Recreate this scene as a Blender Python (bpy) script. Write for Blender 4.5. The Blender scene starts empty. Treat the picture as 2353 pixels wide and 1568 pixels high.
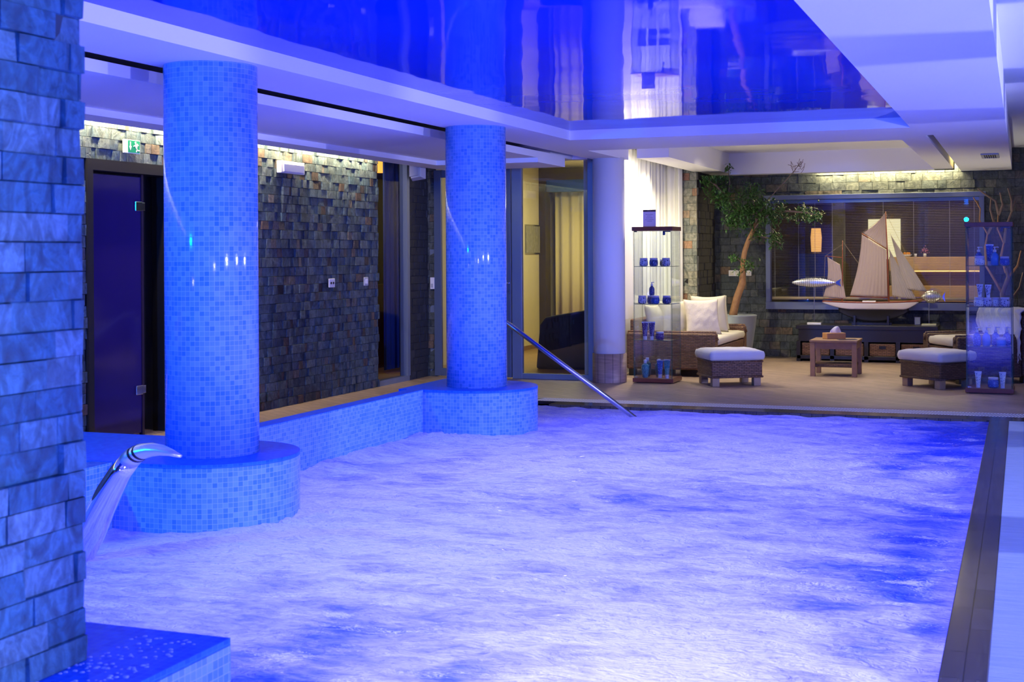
import bpy, bmesh, math, random
import numpy as np
from mathutils import Vector, Matrix, noise, Euler
PI = math.pi
sc = bpy.context.scene
COL = sc.collection

# ---------------------------------------------------------------- camera
cam_d = bpy.data.cameras.new('camera')
cam_d.sensor_width = 36.0
cam_d.lens = 3100.0 / 2353.0 * 36.0
cam_d.shift_y = -200.0 / 2353.0
cam_d.clip_start = 0.05
cam_d.dof.use_dof = True
cam_d.dof.focus_distance = 12.5
cam_d.dof.aperture_fstop = 7.5
cam = bpy.data.objects.new('camera', cam_d)
COL.objects.link(cam)
TH = math.atan(1174 / 3100)
cam.matrix_world = (Matrix.Translation((0, 0, 1.354)) @ Matrix.Rotation(TH, 4, 'Z')
                    @ Matrix.Rotation(PI / 2, 4, 'X') @ Matrix.Rotation(-0.0059, 4, 'Z'))
sc.camera = cam

# ---------------------------------------------------------------- world, exposure
w = bpy.data.worlds.new('world'); sc.world = w; w.use_nodes = True
w.node_tree.nodes['Background'].inputs[0].default_value = (0.02, 0.03, 0.12, 1)
w.node_tree.nodes['Background'].inputs[1].default_value = 0.15
vs = sc.view_settings
sc.display_settings.display_device = 'sRGB'
vs.view_transform = 'Standard'; vs.look = 'None'; vs.gamma = 1.0; vs.exposure = 0.0
vs.use_curve_mapping = False
sc.cycles.use_denoising = True
sc.cycles.max_bounces = 7
sc.cycles.use_adaptive_sampling = True
sc.cycles.adaptive_threshold = 0.015
sc.cycles.diffuse_bounces = 4
sc.cycles.glossy_bounces = 4
sc.cycles.transparent_max_bounces = 24
sc.cycles.sample_clamp_indirect = 6.0
sc.cycles.caustics_reflective = False
sc.cycles.caustics_refractive = False

# ---------------------------------------------------------------- lights
def area(name, loc, size, power, color, direction=(0, 0, -1), size_y=None, spread=PI):
    l = bpy.data.lights.new(name, 'AREA'); l.energy = power; l.color = color
    l.size = size
    if size_y: l.shape = 'RECTANGLE'; l.size_y = size_y
    l.spread = spread
    o = bpy.data.objects.new(name, l); COL.objects.link(o)
    z = -Vector(direction).normalized()           # local Y follows world Y as far as it can
    y = Vector((0, 1, 0)) if abs(z.y) < 0.9 else Vector((0, 0, 1))
    x = y.cross(z).normalized(); y = z.cross(x)
    o.matrix_world = Matrix.Translation(loc) @ Matrix((x, y, z)).transposed().to_4x4()
    return o
def spot(name, loc, power, color, direction, angle, blend=0.5, radius=0.04):
    l = bpy.data.lights.new(name, 'SPOT'); l.energy = power; l.color = color
    l.spot_size = angle; l.spot_blend = blend; l.shadow_soft_size = radius
    o = bpy.data.objects.new(name, l); COL.objects.link(o); o.location = loc
    o.rotation_euler = Vector(direction).to_track_quat('-Z', 'Y').to_euler()
    return o
LAV = (0.175, 0.165, 1.0)
HALL = (0.40, 0.42, 1.0)
BLUE = (0.0, 0.15, 1.0)
WARM = (1.0, 0.80, 0.42)
NEUT = (1.0, 0.90, 0.82)
# lamps under the water of the whirlpool, shining up through the foam
for i, (x, y, p) in enumerate([(-1.05, 3.75, 230), (-2.6, 5.3, 82), (-1.1, 6.0, 74), (-3.0, 7.5, 82),
                               (-1.3, 8.6, 60), (-3.2, 9.3, 50), (-2.0, 10.8, 40), (-1.2, 0.8, 105), (-2.6, -1.2, 105)]):
    area('underwater_lamp', (x, y, -1.1), 1.9, p, LAV, (0, 0, 1))
# blue colour-wash lamps around the camera side of the pool
spot('blue_wash_lamp', (-1.4, -2.6, 2.2), 240, BLUE, (-0.35, 1, -0.30), 1.8, 0.8, 0.06)
spot('blue_wash_lamp', (-5.2, 2.0, 2.1), 900, BLUE, (0.05, 1.0, -0.28), 2.0, 0.8, 0.06)
spot('blue_wash_lamp', (-0.6, -0.8, 2.15), 160, BLUE, (-1.0, 0.9, -0.5), 2.0, 0.8, 0.06)
# unseen lavender fill spots, added to brighten the white ceiling and bulkhead
spot('ceiling_uplight', (3.2, -2.6, 0.35), 1300, LAV, (-0.75, 0.9, 0.55), 2.0, 0.8, 0.12)  # added fill spot, unseen
spot('ceiling_uplight', (0.6, -3.0, 0.35), 180, LAV, (-0.15, 1.0, 0.60), 1.7, 0.8, 0.12)  # added fill spot, unseen
spot('ceiling_uplight', (-5.0, 1.2, 0.1), 150, LAV, (0.0, 0.8, 0.8), 1.8, 0.8, 0.08)  # added fill spot, unseen
# lamps of the hall on the right, standing behind its columns
for y, p in ((3.4, 900), (6.9, 950), (10.4, 620)):
    spot('hall_lamp', (3.3, y, 1.15), p, HALL, (-1, -0.12 if y > 10 else 0, -0.22), 2.1 if y > 10 else 2.5, 1.0, 0.10)
# warm light strips hidden in the ceiling coves
area('cove_strip_wall_left', (-6.10, 7.3, 2.42), 0.03, 320, WARM, (-1, 0, -0.45), 10.0)
area('cove_strip_wall_back', (-1.60, 17.52, 2.45), 1.70, 62, WARM, (0, 0.2, -1), 0.03)
area('slot_strip', (-0.743, 16.7, 2.60), 0.03, 2.5, (1.0, 0.72, 0.2), (0, 0, -1), 1.0)
spot('curtain_downlight', (-3.97, 14.42, 2.44), 150, (1.0, 0.87, 0.60), (-0.20, 0.25, -1), 2.85, 0.7, 0.05)
spot('lounge_uplight', (-0.35, 16.3, 0.15), 60, (1.0, 0.95, 0.8), (-0.35, -0.1, 1), 2.0, 0.8, 0.06)  # two unseen fill spots added to give the lounge beams neutral light
spot('lounge_uplight', (-3.62, 16.55, 0.12), 14, (1.0, 0.93, 0.7), (0.35, -0.45, 1), 1.6, 0.8, 0.06)  # second added fill spot, unseen
spot('curtain_downlight', (-3.90, 15.6, 2.34), 60, (1.0, 0.88, 0.66), (-0.30, 0.0, -1), 2.4, 0.8, 0.05)
# lounge downlights, narrow cones over the furniture
for x, y, p in [(-2.8, 14.3, 60), (-1.1, 14.4, 60), (-2.0, 15.3, 60), (-1.9, 16.6, 36)]:
    spot('lounge_downlight', (x, y, 2.58), p, NEUT, (0.0, -0.05, -1), 1.25, 0.7, 0.05)
spot('lounge_spot', (-2.95, 15.3, 2.5), 55, (1.0, 0.87, 0.66), (-0.45, 0.0, -1), 1.25, 0.6, 0.04)
spot('window_spot', (-2.0, 14.3, 2.56), 150, (1.0, 0.84, 0.62), (0.06, 1.0, -0.52), 0.75, 0.8, 0.04)
spot('pier_spot', (-3.0, 14.6, 2.55), 55, (1.0, 0.86, 0.5), (-0.5, 1.0, -0.62), 0.85, 0.8, 0.04)
# rooms behind the glass
area('treatment_room_light', (-5.3, 17.0, 2.5), 1.0, 55, (1.0, 0.84, 0.42), (0, 0, -1))
area('corridor_light', (-7.0, 13.6, 2.5), 0.3, 5, (1.0, 0.6, 0.25), (0, 0, -1))
area('reception_light', (-1.2, 18.5, 2.55), 1.6, 60, (1.0, 0.76, 0.5), (0, 0.5, -1))

# ---------------------------------------------------------------- materials
MATS = {}
def newmat(name):
    m = bpy.data.materials.new(name); m.use_nodes = True
    nt = m.node_tree; b = nt.nodes['Principled BSDF']
    return m, nt, b
def mat(name, col, rough=0.5, metal=0.0, spec=0.5, bump=0.0, bscale=40.0, var=0.0, alpha=1.0, emit=None, es=1.0, coat=0.0, sheen=0.0):
    if name in MATS: return MATS[name]
    m, nt, b = newmat(name); N = nt.nodes; L = nt.links
    b.inputs['Base Color'].default_value = (*col, 1)
    b.inputs['Roughness'].default_value = rough
    b.inputs['Metallic'].default_value = metal
    b.inputs['Specular IOR Level'].default_value = spec
    b.inputs['Coat Weight'].default_value = coat
    b.inputs['Sheen Weight'].default_value = sheen
    if emit: b.inputs['Emission Color'].default_value = (*emit, 1); b.inputs['Emission Strength'].default_value = es
    if bump or var:
        tc = N.new('ShaderNodeTexCoord')
        n = N.new('ShaderNodeTexNoise'); n.inputs['Scale'].default_value = bscale; n.inputs['Detail'].default_value = 5
        L.new(tc.outputs['Object'], n.inputs['Vector'])
        if bump:
            bp = N.new('ShaderNodeBump'); bp.inputs['Strength'].default_value = bump; bp.inputs['Distance'].default_value = 0.01
            L.new(n.outputs['Fac'], bp.inputs['Height']); L.new(bp.outputs['Normal'], b.inputs['Normal'])
        if var:
            r = N.new('ShaderNodeMix'); r.data_type = 'RGBA'
            r.inputs['A'].default_value = (*[c * (1 - var) for c in col], 1)
            r.inputs['B'].default_value = (*[min(1, c * (1 + var)) for c in col], 1)
            L.new(n.outputs['Fac'], r.inputs['Factor']); L.new(r.outputs['Result'], b.inputs['Base Color'])
    MATS[name] = m
    return m
def ramp(N, stops, interp='LINEAR'):
    r = N.new('ShaderNodeValToRGB'); cr = r.color_ramp; cr.interpolation = interp
    while len(cr.elements) < len(stops): cr.elements.new(0.5)
    for e, (p, c) in zip(cr.elements, stops): e.position = p; e.color = (*c, 1)
    return r
def mosaic(name, c1, c2, grout, rough=0.12, tile=0.0255):
    m, nt, b = newmat(name); N = nt.nodes; L = nt.links
    tc = N.new('ShaderNodeTexCoord'); br = N.new('ShaderNodeTexBrick')
    br.offset = 0.0; br.squash = 1.0
    br.inputs['Scale'].default_value = 1.0
    br.inputs['Brick Width'].default_value = tile; br.inputs['Row Height'].default_value = tile
    br.inputs['Mortar Size'].default_value = 0.0014; br.inputs['Mortar Smooth'].default_value = 0.3
    br.inputs['Bias'].default_value = 0.0
    br.inputs['Color1'].default_value = (*c1, 1); br.inputs['Color2'].default_value = (*c2, 1); br.inputs['Mortar'].default_value = (*grout, 1)
    L.new(tc.outputs['UV'], br.inputs['Vector'])
    L.new(br.outputs['Color'], b.inputs['Base Color'])
    # each tile tilts a little: per-tile random height drives a soft bump
    no = N.new('ShaderNodeTexNoise'); no.inputs['Scale'].default_value = 34; no.inputs['Detail'].default_value = 1
    L.new(tc.outputs['UV'], no.inputs['Vector'])
    ad = N.new('ShaderNodeMath'); ad.operation = 'MULTIPLY_ADD'; ad.inputs[1].default_value = 0.35
    inv = N.new('ShaderNodeMath'); inv.operation = 'SUBTRACT'; inv.inputs[0].default_value = 1.0
    L.new(br.outputs['Fac'], inv.inputs[1]); L.new(no.outputs['Fac'], ad.inputs[0]); L.new(inv.outputs[0], ad.inputs[2])
    bp = N.new('ShaderNodeBump'); bp.inputs['Strength'].default_value = 0.45; bp.inputs['Distance'].default_value = 0.002
    L.new(ad.outputs[0], bp.inputs['Height']); L.new(bp.outputs['Normal'], b.inputs['Normal'])
    b.inputs['Roughness'].default_value = rough
    MATS[name] = m
    return m
def stone_mat(name, stops, rough=0.62, mott=9.0):
    m, nt, b = newmat(name); N = nt.nodes; L = nt.links
    at = N.new('ShaderNodeAttribute'); at.attribute_name = 'rnd'
    rp = ramp(N, stops); L.new(at.outputs['Fac'], rp.inputs['Fac'])
    tc = N.new('ShaderNodeTexCoord')
    n = N.new('ShaderNodeTexNoise'); n.inputs['Scale'].default_value = 26; n.inputs['Detail'].default_value = 7; n.inputs['Roughness'].default_value = 0.65
    n.inputs['Distortion'].default_value = 1.2
    L.new(tc.outputs['Object'], n.inputs['Vector'])
    mx = N.new('ShaderNodeMix'); mx.data_type = 'RGBA'; mx.blend_type = 'OVERLAY'; mx.inputs['Factor'].default_value = 0.75
    L.new(rp.outputs['Color'], mx.inputs['A']); L.new(n.outputs['Fac'], mx.inputs['B'])
    # weathered mottling and pale veins of the split face
    vn = N.new('ShaderNodeTexNoise'); vn.inputs['Scale'].default_value = mott; vn.inputs['Detail'].default_value = 5; vn.inputs['Distortion'].default_value = 2.5
    vm = N.new('ShaderNodeMapping'); vm.inputs['Scale'].default_value = (1, 1, 0.6); L.new(tc.outputs['Object'], vm.inputs['Vector']); L.new(vm.outputs[0], vn.inputs['Vector'])
    vr = ramp(N, [(0.30, (0.45, 0.5, 0.55)), (0.48, (0.9, 0.9, 0.9)), (0.55, (1.35, 1.3, 1.3)), (0.70, (0.8, 0.85, 0.9))]); L.new(vn.outputs['Fac'], vr.inputs['Fac'])
    mm = N.new('ShaderNodeMix'); mm.data_type = 'RGBA'; mm.blend_type = 'MULTIPLY'; mm.inputs['Factor'].default_value = 1.0
    L.new(mx.outputs['Result'], mm.inputs['A']); L.new(vr.outputs['Color'], mm.inputs['B'])
    L.new(mm.outputs['Result'], b.inputs['Base Color'])
    mu = N.new('ShaderNodeTexMusgrave') if hasattr(bpy.types, 'ShaderNodeTexMusgrave') else N.new('ShaderNodeTexNoise')
    mu.inputs['Scale'].default_value = 14
    L.new(tc.outputs['Object'], mu.inputs['Vector'])
    s = N.new('ShaderNodeMath'); s.operation = 'ADD'; L.new(mu.outputs[0], s.inputs[0]); L.new(n.outputs['Fac'], s.inputs[1])
    bp = N.new('ShaderNodeBump'); bp.inputs['Strength'].default_value = 0.9; bp.inputs['Distance'].default_value = 0.006
    L.new(s.outputs[0], bp.inputs['Height']); L.new(bp.outputs['Normal'], b.inputs['Normal'])
    b.inputs['Roughness'].default_value = rough
    MATS[name] = m
    return m
def glass_mat(name, tint=(1, 1, 1), ior=1.5, rough=0.0):
    m, nt, b = newmat(name); N = nt.nodes; L = nt.links
    N.remove(b)
    t = N.new('ShaderNodeBsdfTransparent'); t.inputs[0].default_value = (*tint, 1)
    g = N.new('ShaderNodeBsdfGlossy'); g.inputs['Roughness'].default_value = rough
    f = N.new('ShaderNodeFresnel'); ge = N.new('ShaderNodeNewGeometry')
    io = N.new('ShaderNodeMapRange'); io.inputs['To Min'].default_value = ior; io.inputs['To Max'].default_value = 1 / ior
    L.new(ge.outputs['Backfacing'], io.inputs['Value']); L.new(io.outputs['Result'], f.inputs['IOR'])   # same reflection on both faces of a pane
    x = N.new('ShaderNodeMixShader'); L.new(f.outputs[0], x.inputs[0]); L.new(t.outputs[0], x.inputs[1]); L.new(g.outputs[0], x.inputs[2])
    L.new(x.outputs[0], N['Material Output'].inputs['Surface'])
    MATS[name] = m
    return m
def wicker_mat(name, c1, c2, dark):
    m, nt, b = newmat(name); N = nt.nodes; L = nt.links
    tc = N.new('ShaderNodeTexCoord'); br = N.new('ShaderNodeTexBrick')
    br.offset = 0.5; br.inputs['Scale'].default_value = 1.0
    br.inputs['Brick Width'].default_value = 0.052; br.inputs['Row Height'].default_value = 0.0165
    br.inputs['Mortar Size'].default_value = 0.003; br.inputs['Mortar Smooth'].default_value = 0.8
    br.inputs['Color1'].default_value = (*c1, 1); br.inputs['Color2'].default_value = (*c2, 1); br.inputs['Mortar'].default_value = (*dark, 1)
    no = N.new('ShaderNodeTexNoise'); no.inputs['Scale'].default_value = 9; no.inputs['Detail'].default_value = 3
    L.new(tc.outputs['UV'], no.inputs['Vector'])
    mp = N.new('ShaderNodeVectorMath'); mp.operation = 'MULTIPLY_ADD'; mp.inputs[1].default_value = (0.006, 0.010, 0)
    L.new(no.outputs['Color'], mp.inputs[0]); L.new(tc.outputs['UV'], mp.inputs[2]); L.new(mp.outputs[0], br.inputs['Vector'])
    L.new(br.outputs['Color'], b.inputs['Base Color'])
    inv = N.new('ShaderNodeMath'); inv.operation = 'SUBTRACT'; inv.inputs[0].default_value = 1.0; L.new(br.outputs['Fac'], inv.inputs[1])
    bp = N.new('ShaderNodeBump'); bp.inputs['Strength'].default_value = 1.0; bp.inputs['Distance'].default_value = 0.008
    L.new(inv.outputs[0], bp.inputs['Height']); L.new(bp.outputs['Normal'], b.inputs['Normal'])
    b.inputs['Roughness'].default_value = 0.5
    MATS[name] = m
    return m
def floral_mat(name, base, spotc, scale=90.0, thr=0.42, rough=0.25):
    m, nt, b = newmat(name); N = nt.nodes; L = nt.links
    tc = N.new('ShaderNodeTexCoord'); v = N.new('ShaderNodeTexVoronoi'); v.inputs['Scale'].default_value = scale
    L.new(tc.outputs['Object'], v.inputs['Vector'])
    r = ramp(N, [(0.0, spotc), (thr, spotc), (thr + 0.05, base), (1, base)]); L.new(v.outputs['Distance'], r.inputs['Fac'])
    L.new(r.outputs['Color'], b.inputs['Base Color']); b.inputs['Roughness'].default_value = rough
    MATS[name] = m
    return m
def plank_mat(name, c1, c2, joint, bw, rh, rot, rough=0.35, offset=0.5, mort=0.003):
    m, nt, b = newmat(name); N = nt.nodes; L = nt.links
    tc = N.new('ShaderNodeTexCoord'); mp = N.new('ShaderNodeMapping'); mp.inputs['Rotation'].default_value = (0, 0, rot)
    br = N.new('ShaderNodeTexBrick'); br.offset = offset; br.inputs['Scale'].default_value = 1
    br.inputs['Brick Width'].default_value = bw; br.inputs['Row Height'].default_value = rh
    br.inputs['Mortar Size'].default_value = mort
    br.inputs['Color1'].default_value = (*c1, 1); br.inputs['Color2'].default_value = (*c2, 1); br.inputs['Mortar'].default_value = (*joint, 1)
    L.new(tc.outputs['UV'], mp.inputs['Vector']); L.new(mp.outputs[0], br.inputs['Vector'])
    n = N.new('ShaderNodeTexNoise'); n.inputs['Scale'].default_value = 6; n.inputs['Detail'].default_value = 6
    st = N.new('ShaderNodeMapping'); st.inputs['Scale'].default_value = (1, 9, 1); L.new(mp.outputs[0], st.inputs['Vector']); L.new(st.outputs[0], n.inputs['Vector'])
    mx = N.new('ShaderNodeMix'); mx.data_type = 'RGBA'; mx.blend_type = 'OVERLAY'; mx.inputs['Factor'].default_value = 0.6
    L.new(br.outputs['Color'], mx.inputs['A']); L.new(n.outputs['Fac'], mx.inputs['B']); L.new(mx.outputs['Result'], b.inputs['Base Color'])
    inv = N.new('ShaderNodeMath'); inv.operation = 'SUBTRACT'; inv.inputs[0].default_value = 1.0; L.new(br.outputs['Fac'], inv.inputs[1])
    bp = N.new('ShaderNodeBump'); bp.inputs['Strength'].default_value = 0.3; bp.inputs['Distance'].default_value = 0.003
    L.new(inv.outputs[0], bp.inputs['Height']); L.new(bp.outputs['Normal'], b.inputs['Normal'])
    b.inputs['Roughness'].default_value = rough
    MATS[name] = m
    return m

M_PLASTER = mat('white_plaster', (0.82, 0.82, 0.84), 0.6, bump=0.05, bscale=60)
M_FILM = mat('blue_stretch_film', (0.0, 0.040, 0.56), 0.04, spec=0.3)
M_FILM.node_tree.nodes['Principled BSDF'].inputs['IOR'].default_value = 1.16
M_FILM.node_tree.nodes['Principled BSDF'].inputs['Specular Tint'].default_value = (0.35, 0.6, 1.0, 1)
_nt = M_FILM.node_tree
_n = _nt.nodes.new('ShaderNodeTexNoise'); _n.inputs['Scale'].default_value = 1.3; _n.inputs['Detail'].default_value = 1.5
_t = _nt.nodes.new('ShaderNodeTexCoord'); _b = _nt.nodes.new('ShaderNodeBump'); _b.inputs['Strength'].default_value = 0.35; _b.inputs['Distance'].default_value = 0.02
_nt.links.new(_t.outputs['Object'], _n.inputs['Vector']); _nt.links.new(_n.outputs['Fac'], _b.inputs['Height']); _nt.links.new(_b.outputs['Normal'], _nt.nodes['Principled BSDF'].inputs['Normal'])
M_MOS = mosaic('light_blue_mosaic', (0.06, 0.25, 0.70), (0.19, 0.41, 0.88), (0.36, 0.54, 0.95))
M_MOSTOP = mosaic('deep_blue_mosaic', (0.01, 0.12, 0.75), (0.03, 0.20, 0.85), (0.06, 0.25, 0.8), rough=0.4)
M_STONE = stone_mat('slate_cladding', [(0.0, (0.03, 0.05, 0.07)), (0.3, (0.045, 0.075, 0.10)), (0.6, (0.075, 0.10, 0.115)), (0.88, (0.045, 0.085, 0.115)), (0.93, (0.10, 0.065, 0.05)), (0.96, (0.03, 0.02, 0.022)), (1.0, (0.13, 0.12, 0.11))])
M_STONEB = stone_mat('slate_cladding_back', [(0.0, (0.035, 0.05, 0.052)), (0.4, (0.05, 0.064, 0.065)), (0.85, (0.075, 0.09, 0.08)), (0.95, (0.10, 0.085, 0.06)), (1.0, (0.13, 0.09, 0.055))])
M_STONEP = stone_mat('pillar_cladding', [(0.0, (0.015, 0.10, 0.16)), (0.4, (0.03, 0.14, 0.20)), (0.75, (0.05, 0.17, 0.23)), (1.0, (0.10, 0.22, 0.27))])
M_FLOOR = plank_mat('floor_tile', (0.34, 0.25, 0.19), (0.42, 0.31, 0.24), (0.12, 0.09, 0.08), 0.60, 0.10, 0.62, rough=0.38)
M_DTILE = plank_mat('dark_rim_tile', (0.07, 0.062, 0.05), (0.10, 0.088, 0.07), (0.012, 0.012, 0.012), 0.30, 0.0925, PI / 2, rough=0.14, offset=0.0, mort=0.0025)
M_MOSTOP.node_tree.nodes['Principled BSDF'].inputs['Specular IOR Level'].default_value = 0.1
M_WHITEP = mat('white_grate_plastic', (0.62, 0.74, 0.78), 0.3)
M_BLACK = mat('black_paint', (0.008, 0.008, 0.009), 0.4)
M_ALU = mat('grey_blue_frame_metal', (0.20, 0.25, 0.33), 0.35, 0.3)
M_CHROME = mat('chrome', (0.75, 0.77, 0.8), 0.08, 1.0)
M_STEEL = mat('brushed_steel', (0.5, 0.52, 0.56), 0.22, 1.0)
M_WPLAST = mat('white_plastic', (0.8, 0.8, 0.8), 0.35)
M_GLASS = glass_mat('clear_glass', (0.93, 0.97, 0.96), 1.5)
M_GLASSCAB = glass_mat('cabinet_glass', (0.96, 0.985, 0.98), 1.65)
M_GEDGE = mat('glass_edge', (0.03, 0.12, 0.11), 0.1)
M_CREAM = mat('cream_wall', (0.62, 0.56, 0.38), 0.7, bump=0.05)
M_CURT = mat('white_curtain_cloth', (0.80, 0.80, 0.74), 0.9, sheen=0.3)
M_REDW = mat('red_brown_wood', (0.16, 0.045, 0.03), 0.35, var=0.25, bscale=25)
M_TEAK = mat('weathered_wood', (0.26, 0.15, 0.09), 0.55, var=0.3, bscale=18, bump=0.15)
M_BLOCKW = mat('pale_foot_wood', (0.36, 0.25, 0.15), 0.55, var=0.2, bscale=20)
M_OAK = mat('oak_counter_wood', (0.55, 0.33, 0.14), 0.4, var=0.2, bscale=6)
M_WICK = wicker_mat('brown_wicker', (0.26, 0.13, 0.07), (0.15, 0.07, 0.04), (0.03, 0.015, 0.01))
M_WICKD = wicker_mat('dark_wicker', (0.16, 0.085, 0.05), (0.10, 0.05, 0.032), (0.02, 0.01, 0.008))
M_CLOTH = mat('off_white_cloth', (0.66, 0.63, 0.56), 0.9, bump=0.25, bscale=30, sheen=0.2)
M_CLOTHG = mat('pale_grey_cloth', (0.62, 0.62, 0.66), 0.9, bump=0.2, bscale=30, sheen=0.2)
M_SAIL = mat('taupe_sail_cloth', (0.44, 0.34, 0.27), 0.9, bump=0.1)
M_LEAF = mat('green_leaf', (0.03, 0.10, 0.018), 0.4, var=0.5, bscale=6)
M_BARK = mat('orange_brown_bark', (0.32, 0.17, 0.08), 0.8, bump=0.6, bscale=25, var=0.35)
M_BARKG = mat('grey_bark', (0.16, 0.11, 0.09), 0.8, bump=0.5, bscale=25, var=0.3)
M_POT = mat('grey_ceramic', (0.26, 0.30, 0.34), 0.35)
M_DARKW = mat('black_stained_wood', (0.012, 0.011, 0.011), 0.35)

# ---------------------------------------------------------------- mesh helpers
class MB:
    def __init__(s): s.bm = bmesh.new(); s.uv = s.bm.loops.layers.uv.new('UVMap'); s.rn = None; s.done = set()
    def _fuv(s, f):
        n = f.normal if f.normal.length > 0.5 else Vector((0, 0, 1)); a = [abs(c) for c in n]; k = a.index(max(a))
        for l in f.loops:
            c = l.vert.co
            l[s.uv].uv = ((c.y, c.z) if k == 0 else (c.x, c.z) if k == 1 else (c.x, c.y))
    def face(s, vs, uv=None):
        f = s.bm.faces.new(vs)
        f.normal_update()
        if uv:
            for l, t in zip(f.loops, uv): l[s.uv].uv = t
        else: s._fuv(f)
        return f
    def box(s, x0, x1, y0, y1, z0, z1, M=None):
        v = [Vector((x, y, z)) for z in (z0, z1) for y in (y0, y1) for x in (x0, x1)]
        bv = [s.bm.verts.new(c) for c in v]
        fs = [s.face([bv[i] for i in q]) for q in ((0, 2, 3, 1), (4, 5, 7, 6), (0, 1, 5, 4), (2, 6, 7, 3), (1, 3, 7, 5), (0, 4, 6, 2))]
        if M:
            for b in bv: b.co = M @ b.co
        return s
    def lathe(s, prof, cx=0, cy=0, n=24, cap=True, rx=1, ry=1, arc=None, M=None, ang0=0.0):
        rings = []
        nn = n if not arc else n + 1
        for r, z in prof:
            rings.append([s.bm.verts.new((cx + r * rx * math.cos(ang0 + (arc or 2 * PI) * i / n), cy + r * ry * math.sin(ang0 + (arc or 2 * PI) * i / n), z)) for i in range(nn)])
        L = [0.0]
        for a, b in zip(prof, prof[1:]): L.append(L[-1] + math.hypot(a[0] - b[0], a[1] - b[1]))
        rm = max(p[0] for p in prof)
        for j in range(len(rings) - 1):
            for i in range(n):
                k = (i + 1) % nn if not arc else i + 1
                u0 = rm * (arc or 2 * PI) * i / n; u1 = rm * (arc or 2 * PI) * (i + 1) / n
                s.face([rings[j][i], rings[j][k], rings[j + 1][k], rings[j + 1][i]],
                       [(u0, prof[j][1]), (u1, prof[j][1]), (u1, prof[j + 1][1]), (u0, prof[j + 1][1])] if abs(prof[j][1] - prof[j + 1][1]) > 1e-5 else None)
        if cap and not arc:
            if prof[0][0] > 1e-6: s.face(rings[0][::-1])
            if prof[-1][0] > 1e-6: s.face(rings[-1])
        if M:
            for r in rings:
                for v in r: v.co = M @ v.co
        return s
    def tube(s, pts, rad, n=8, cap=True, flat=None):
        pts = [Vector(p) for p in pts]
        if not hasattr(rad, '__len__'): rad = [rad] * len(pts)
        rings = []; up = Vector((0, 0, 1)); prev = None; L = 0
        for i, p in enumerate(pts):
            t = (pts[min(i + 1, len(pts) - 1)] - pts[max(i - 1, 0)]).normalized()
            if prev is None:
                a = t.cross(up)
                if a.length < 1e-3: a = t.cross(Vector((1, 0, 0)))
                a.normalize()
            else:
                a = prev - t * prev.dot(t); a.normalize()
            prev = a; b = t.cross(a)
            r = rad[i]; ra, rb = (r, r) if flat is None else (r * flat[0], r * flat[1])
            rings.append([s.bm.verts.new(p + a * ra * math.cos(2 * PI * k / n) + b * rb * math.sin(2 * PI * k / n)) for k in range(n)])
        for j in range(len(rings) - 1):
            d = (pts[j + 1] - pts[j]).length
            for k in range(n):
                q = (k + 1) % n
                s.face([rings[j][k], rings[j][q], rings[j + 1][q], rings[j + 1][k]],
                       [(k * .02, L), ((k + 1) * .02, L), ((k + 1) * .02, L + d), (k * .02, L + d)])
            L += d
        if cap: s.face(rings[0][::-1]); s.face(rings[-1])
        return s
    def prism(s, poly, z0, z1, axis='z'):
        def co(p, h): return (p[0], p[1], h) if axis == 'z' else (p[0], h, p[1]) if axis == 'y' else (h, p[0], p[1])
        a = [s.bm.verts.new(co(p, z0)) for p in poly]; b = [s.bm.verts.new(co(p, z1)) for p in poly]
        n = len(poly); L = 0
        for i in range(n):
            j = (i + 1) % n; d = math.hypot(poly[i][0] - poly[j][0], poly[i][1] - poly[j][1])
            s.face([a[i], a[j], b[j], b[i]], [(L, z0), (L + d, z0), (L + d, z1), (L, z1)]); L += d
        s.face(a[::-1]); s.face(b)
        return s
    def grid(s, fn, nu, nv, closed=False):
        V = [[s.bm.verts.new(fn(i / nu, j / nv)) for i in range(nu + 1)] for j in range(nv + 1)]
        for j in range(nv):
            for i in range(nu):
                s.face([V[j][i], V[j][i + 1], V[j + 1][i + 1], V[j + 1][i]])
        return s
    def build(s, name, m, parent=None, smooth=False, bevel=0.0, solid=0.0, sub=0, loc=None, rot=None, weld=False, kind=None, fixn=True):
        if weld: bmesh.ops.remove_doubles(s.bm, verts=s.bm.verts, dist=1e-4)
        if fixn: bmesh.ops.recalc_face_normals(s.bm, faces=s.bm.faces)
        me = bpy.data.meshes.new(name); s.bm.to_mesh(me); s.bm.free()
        me.materials.append(m)
        if smooth: me.polygons.foreach_set('use_smooth', [True] * len(me.polygons))
        o = bpy.data.objects.new(name, me); COL.objects.link(o)
        if parent: o.parent = parent
        if loc: o.location = loc
        if rot: o.rotation_euler = rot
        if smooth == 'auto':
            pass
        if bevel:
            b = o.modifiers.new('bevel', 'BEVEL'); b.width = bevel; b.segments = 2; b.limit_method = 'ANGLE'; b.angle_limit = 0.6
        if solid:
            k = o.modifiers.new('solid', 'SOLIDIFY'); k.thickness = solid; k.offset = 0
        if sub:
            k = o.modifiers.new('sub', 'SUBSURF'); k.levels = sub; k.render_levels = sub
        if kind: o['kind'] = kind
        return o
def tag(o, label=None, cat=None, group=None, kind=None):
    if label: o['label'] = label
    if cat: o['category'] = cat
    if group: o['group'] = group
    if kind: o['kind'] = kind
    return o
def thing(name, label, cat, loc=(0, 0, 0), rz=0.0, group=None):
    o = bpy.data.objects.new(name, None); COL.objects.link(o); o.empty_display_size = 0.1
    o.location = loc; o.rotation_euler = (0, 0, rz)
    return tag(o, label, cat, group)
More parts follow.
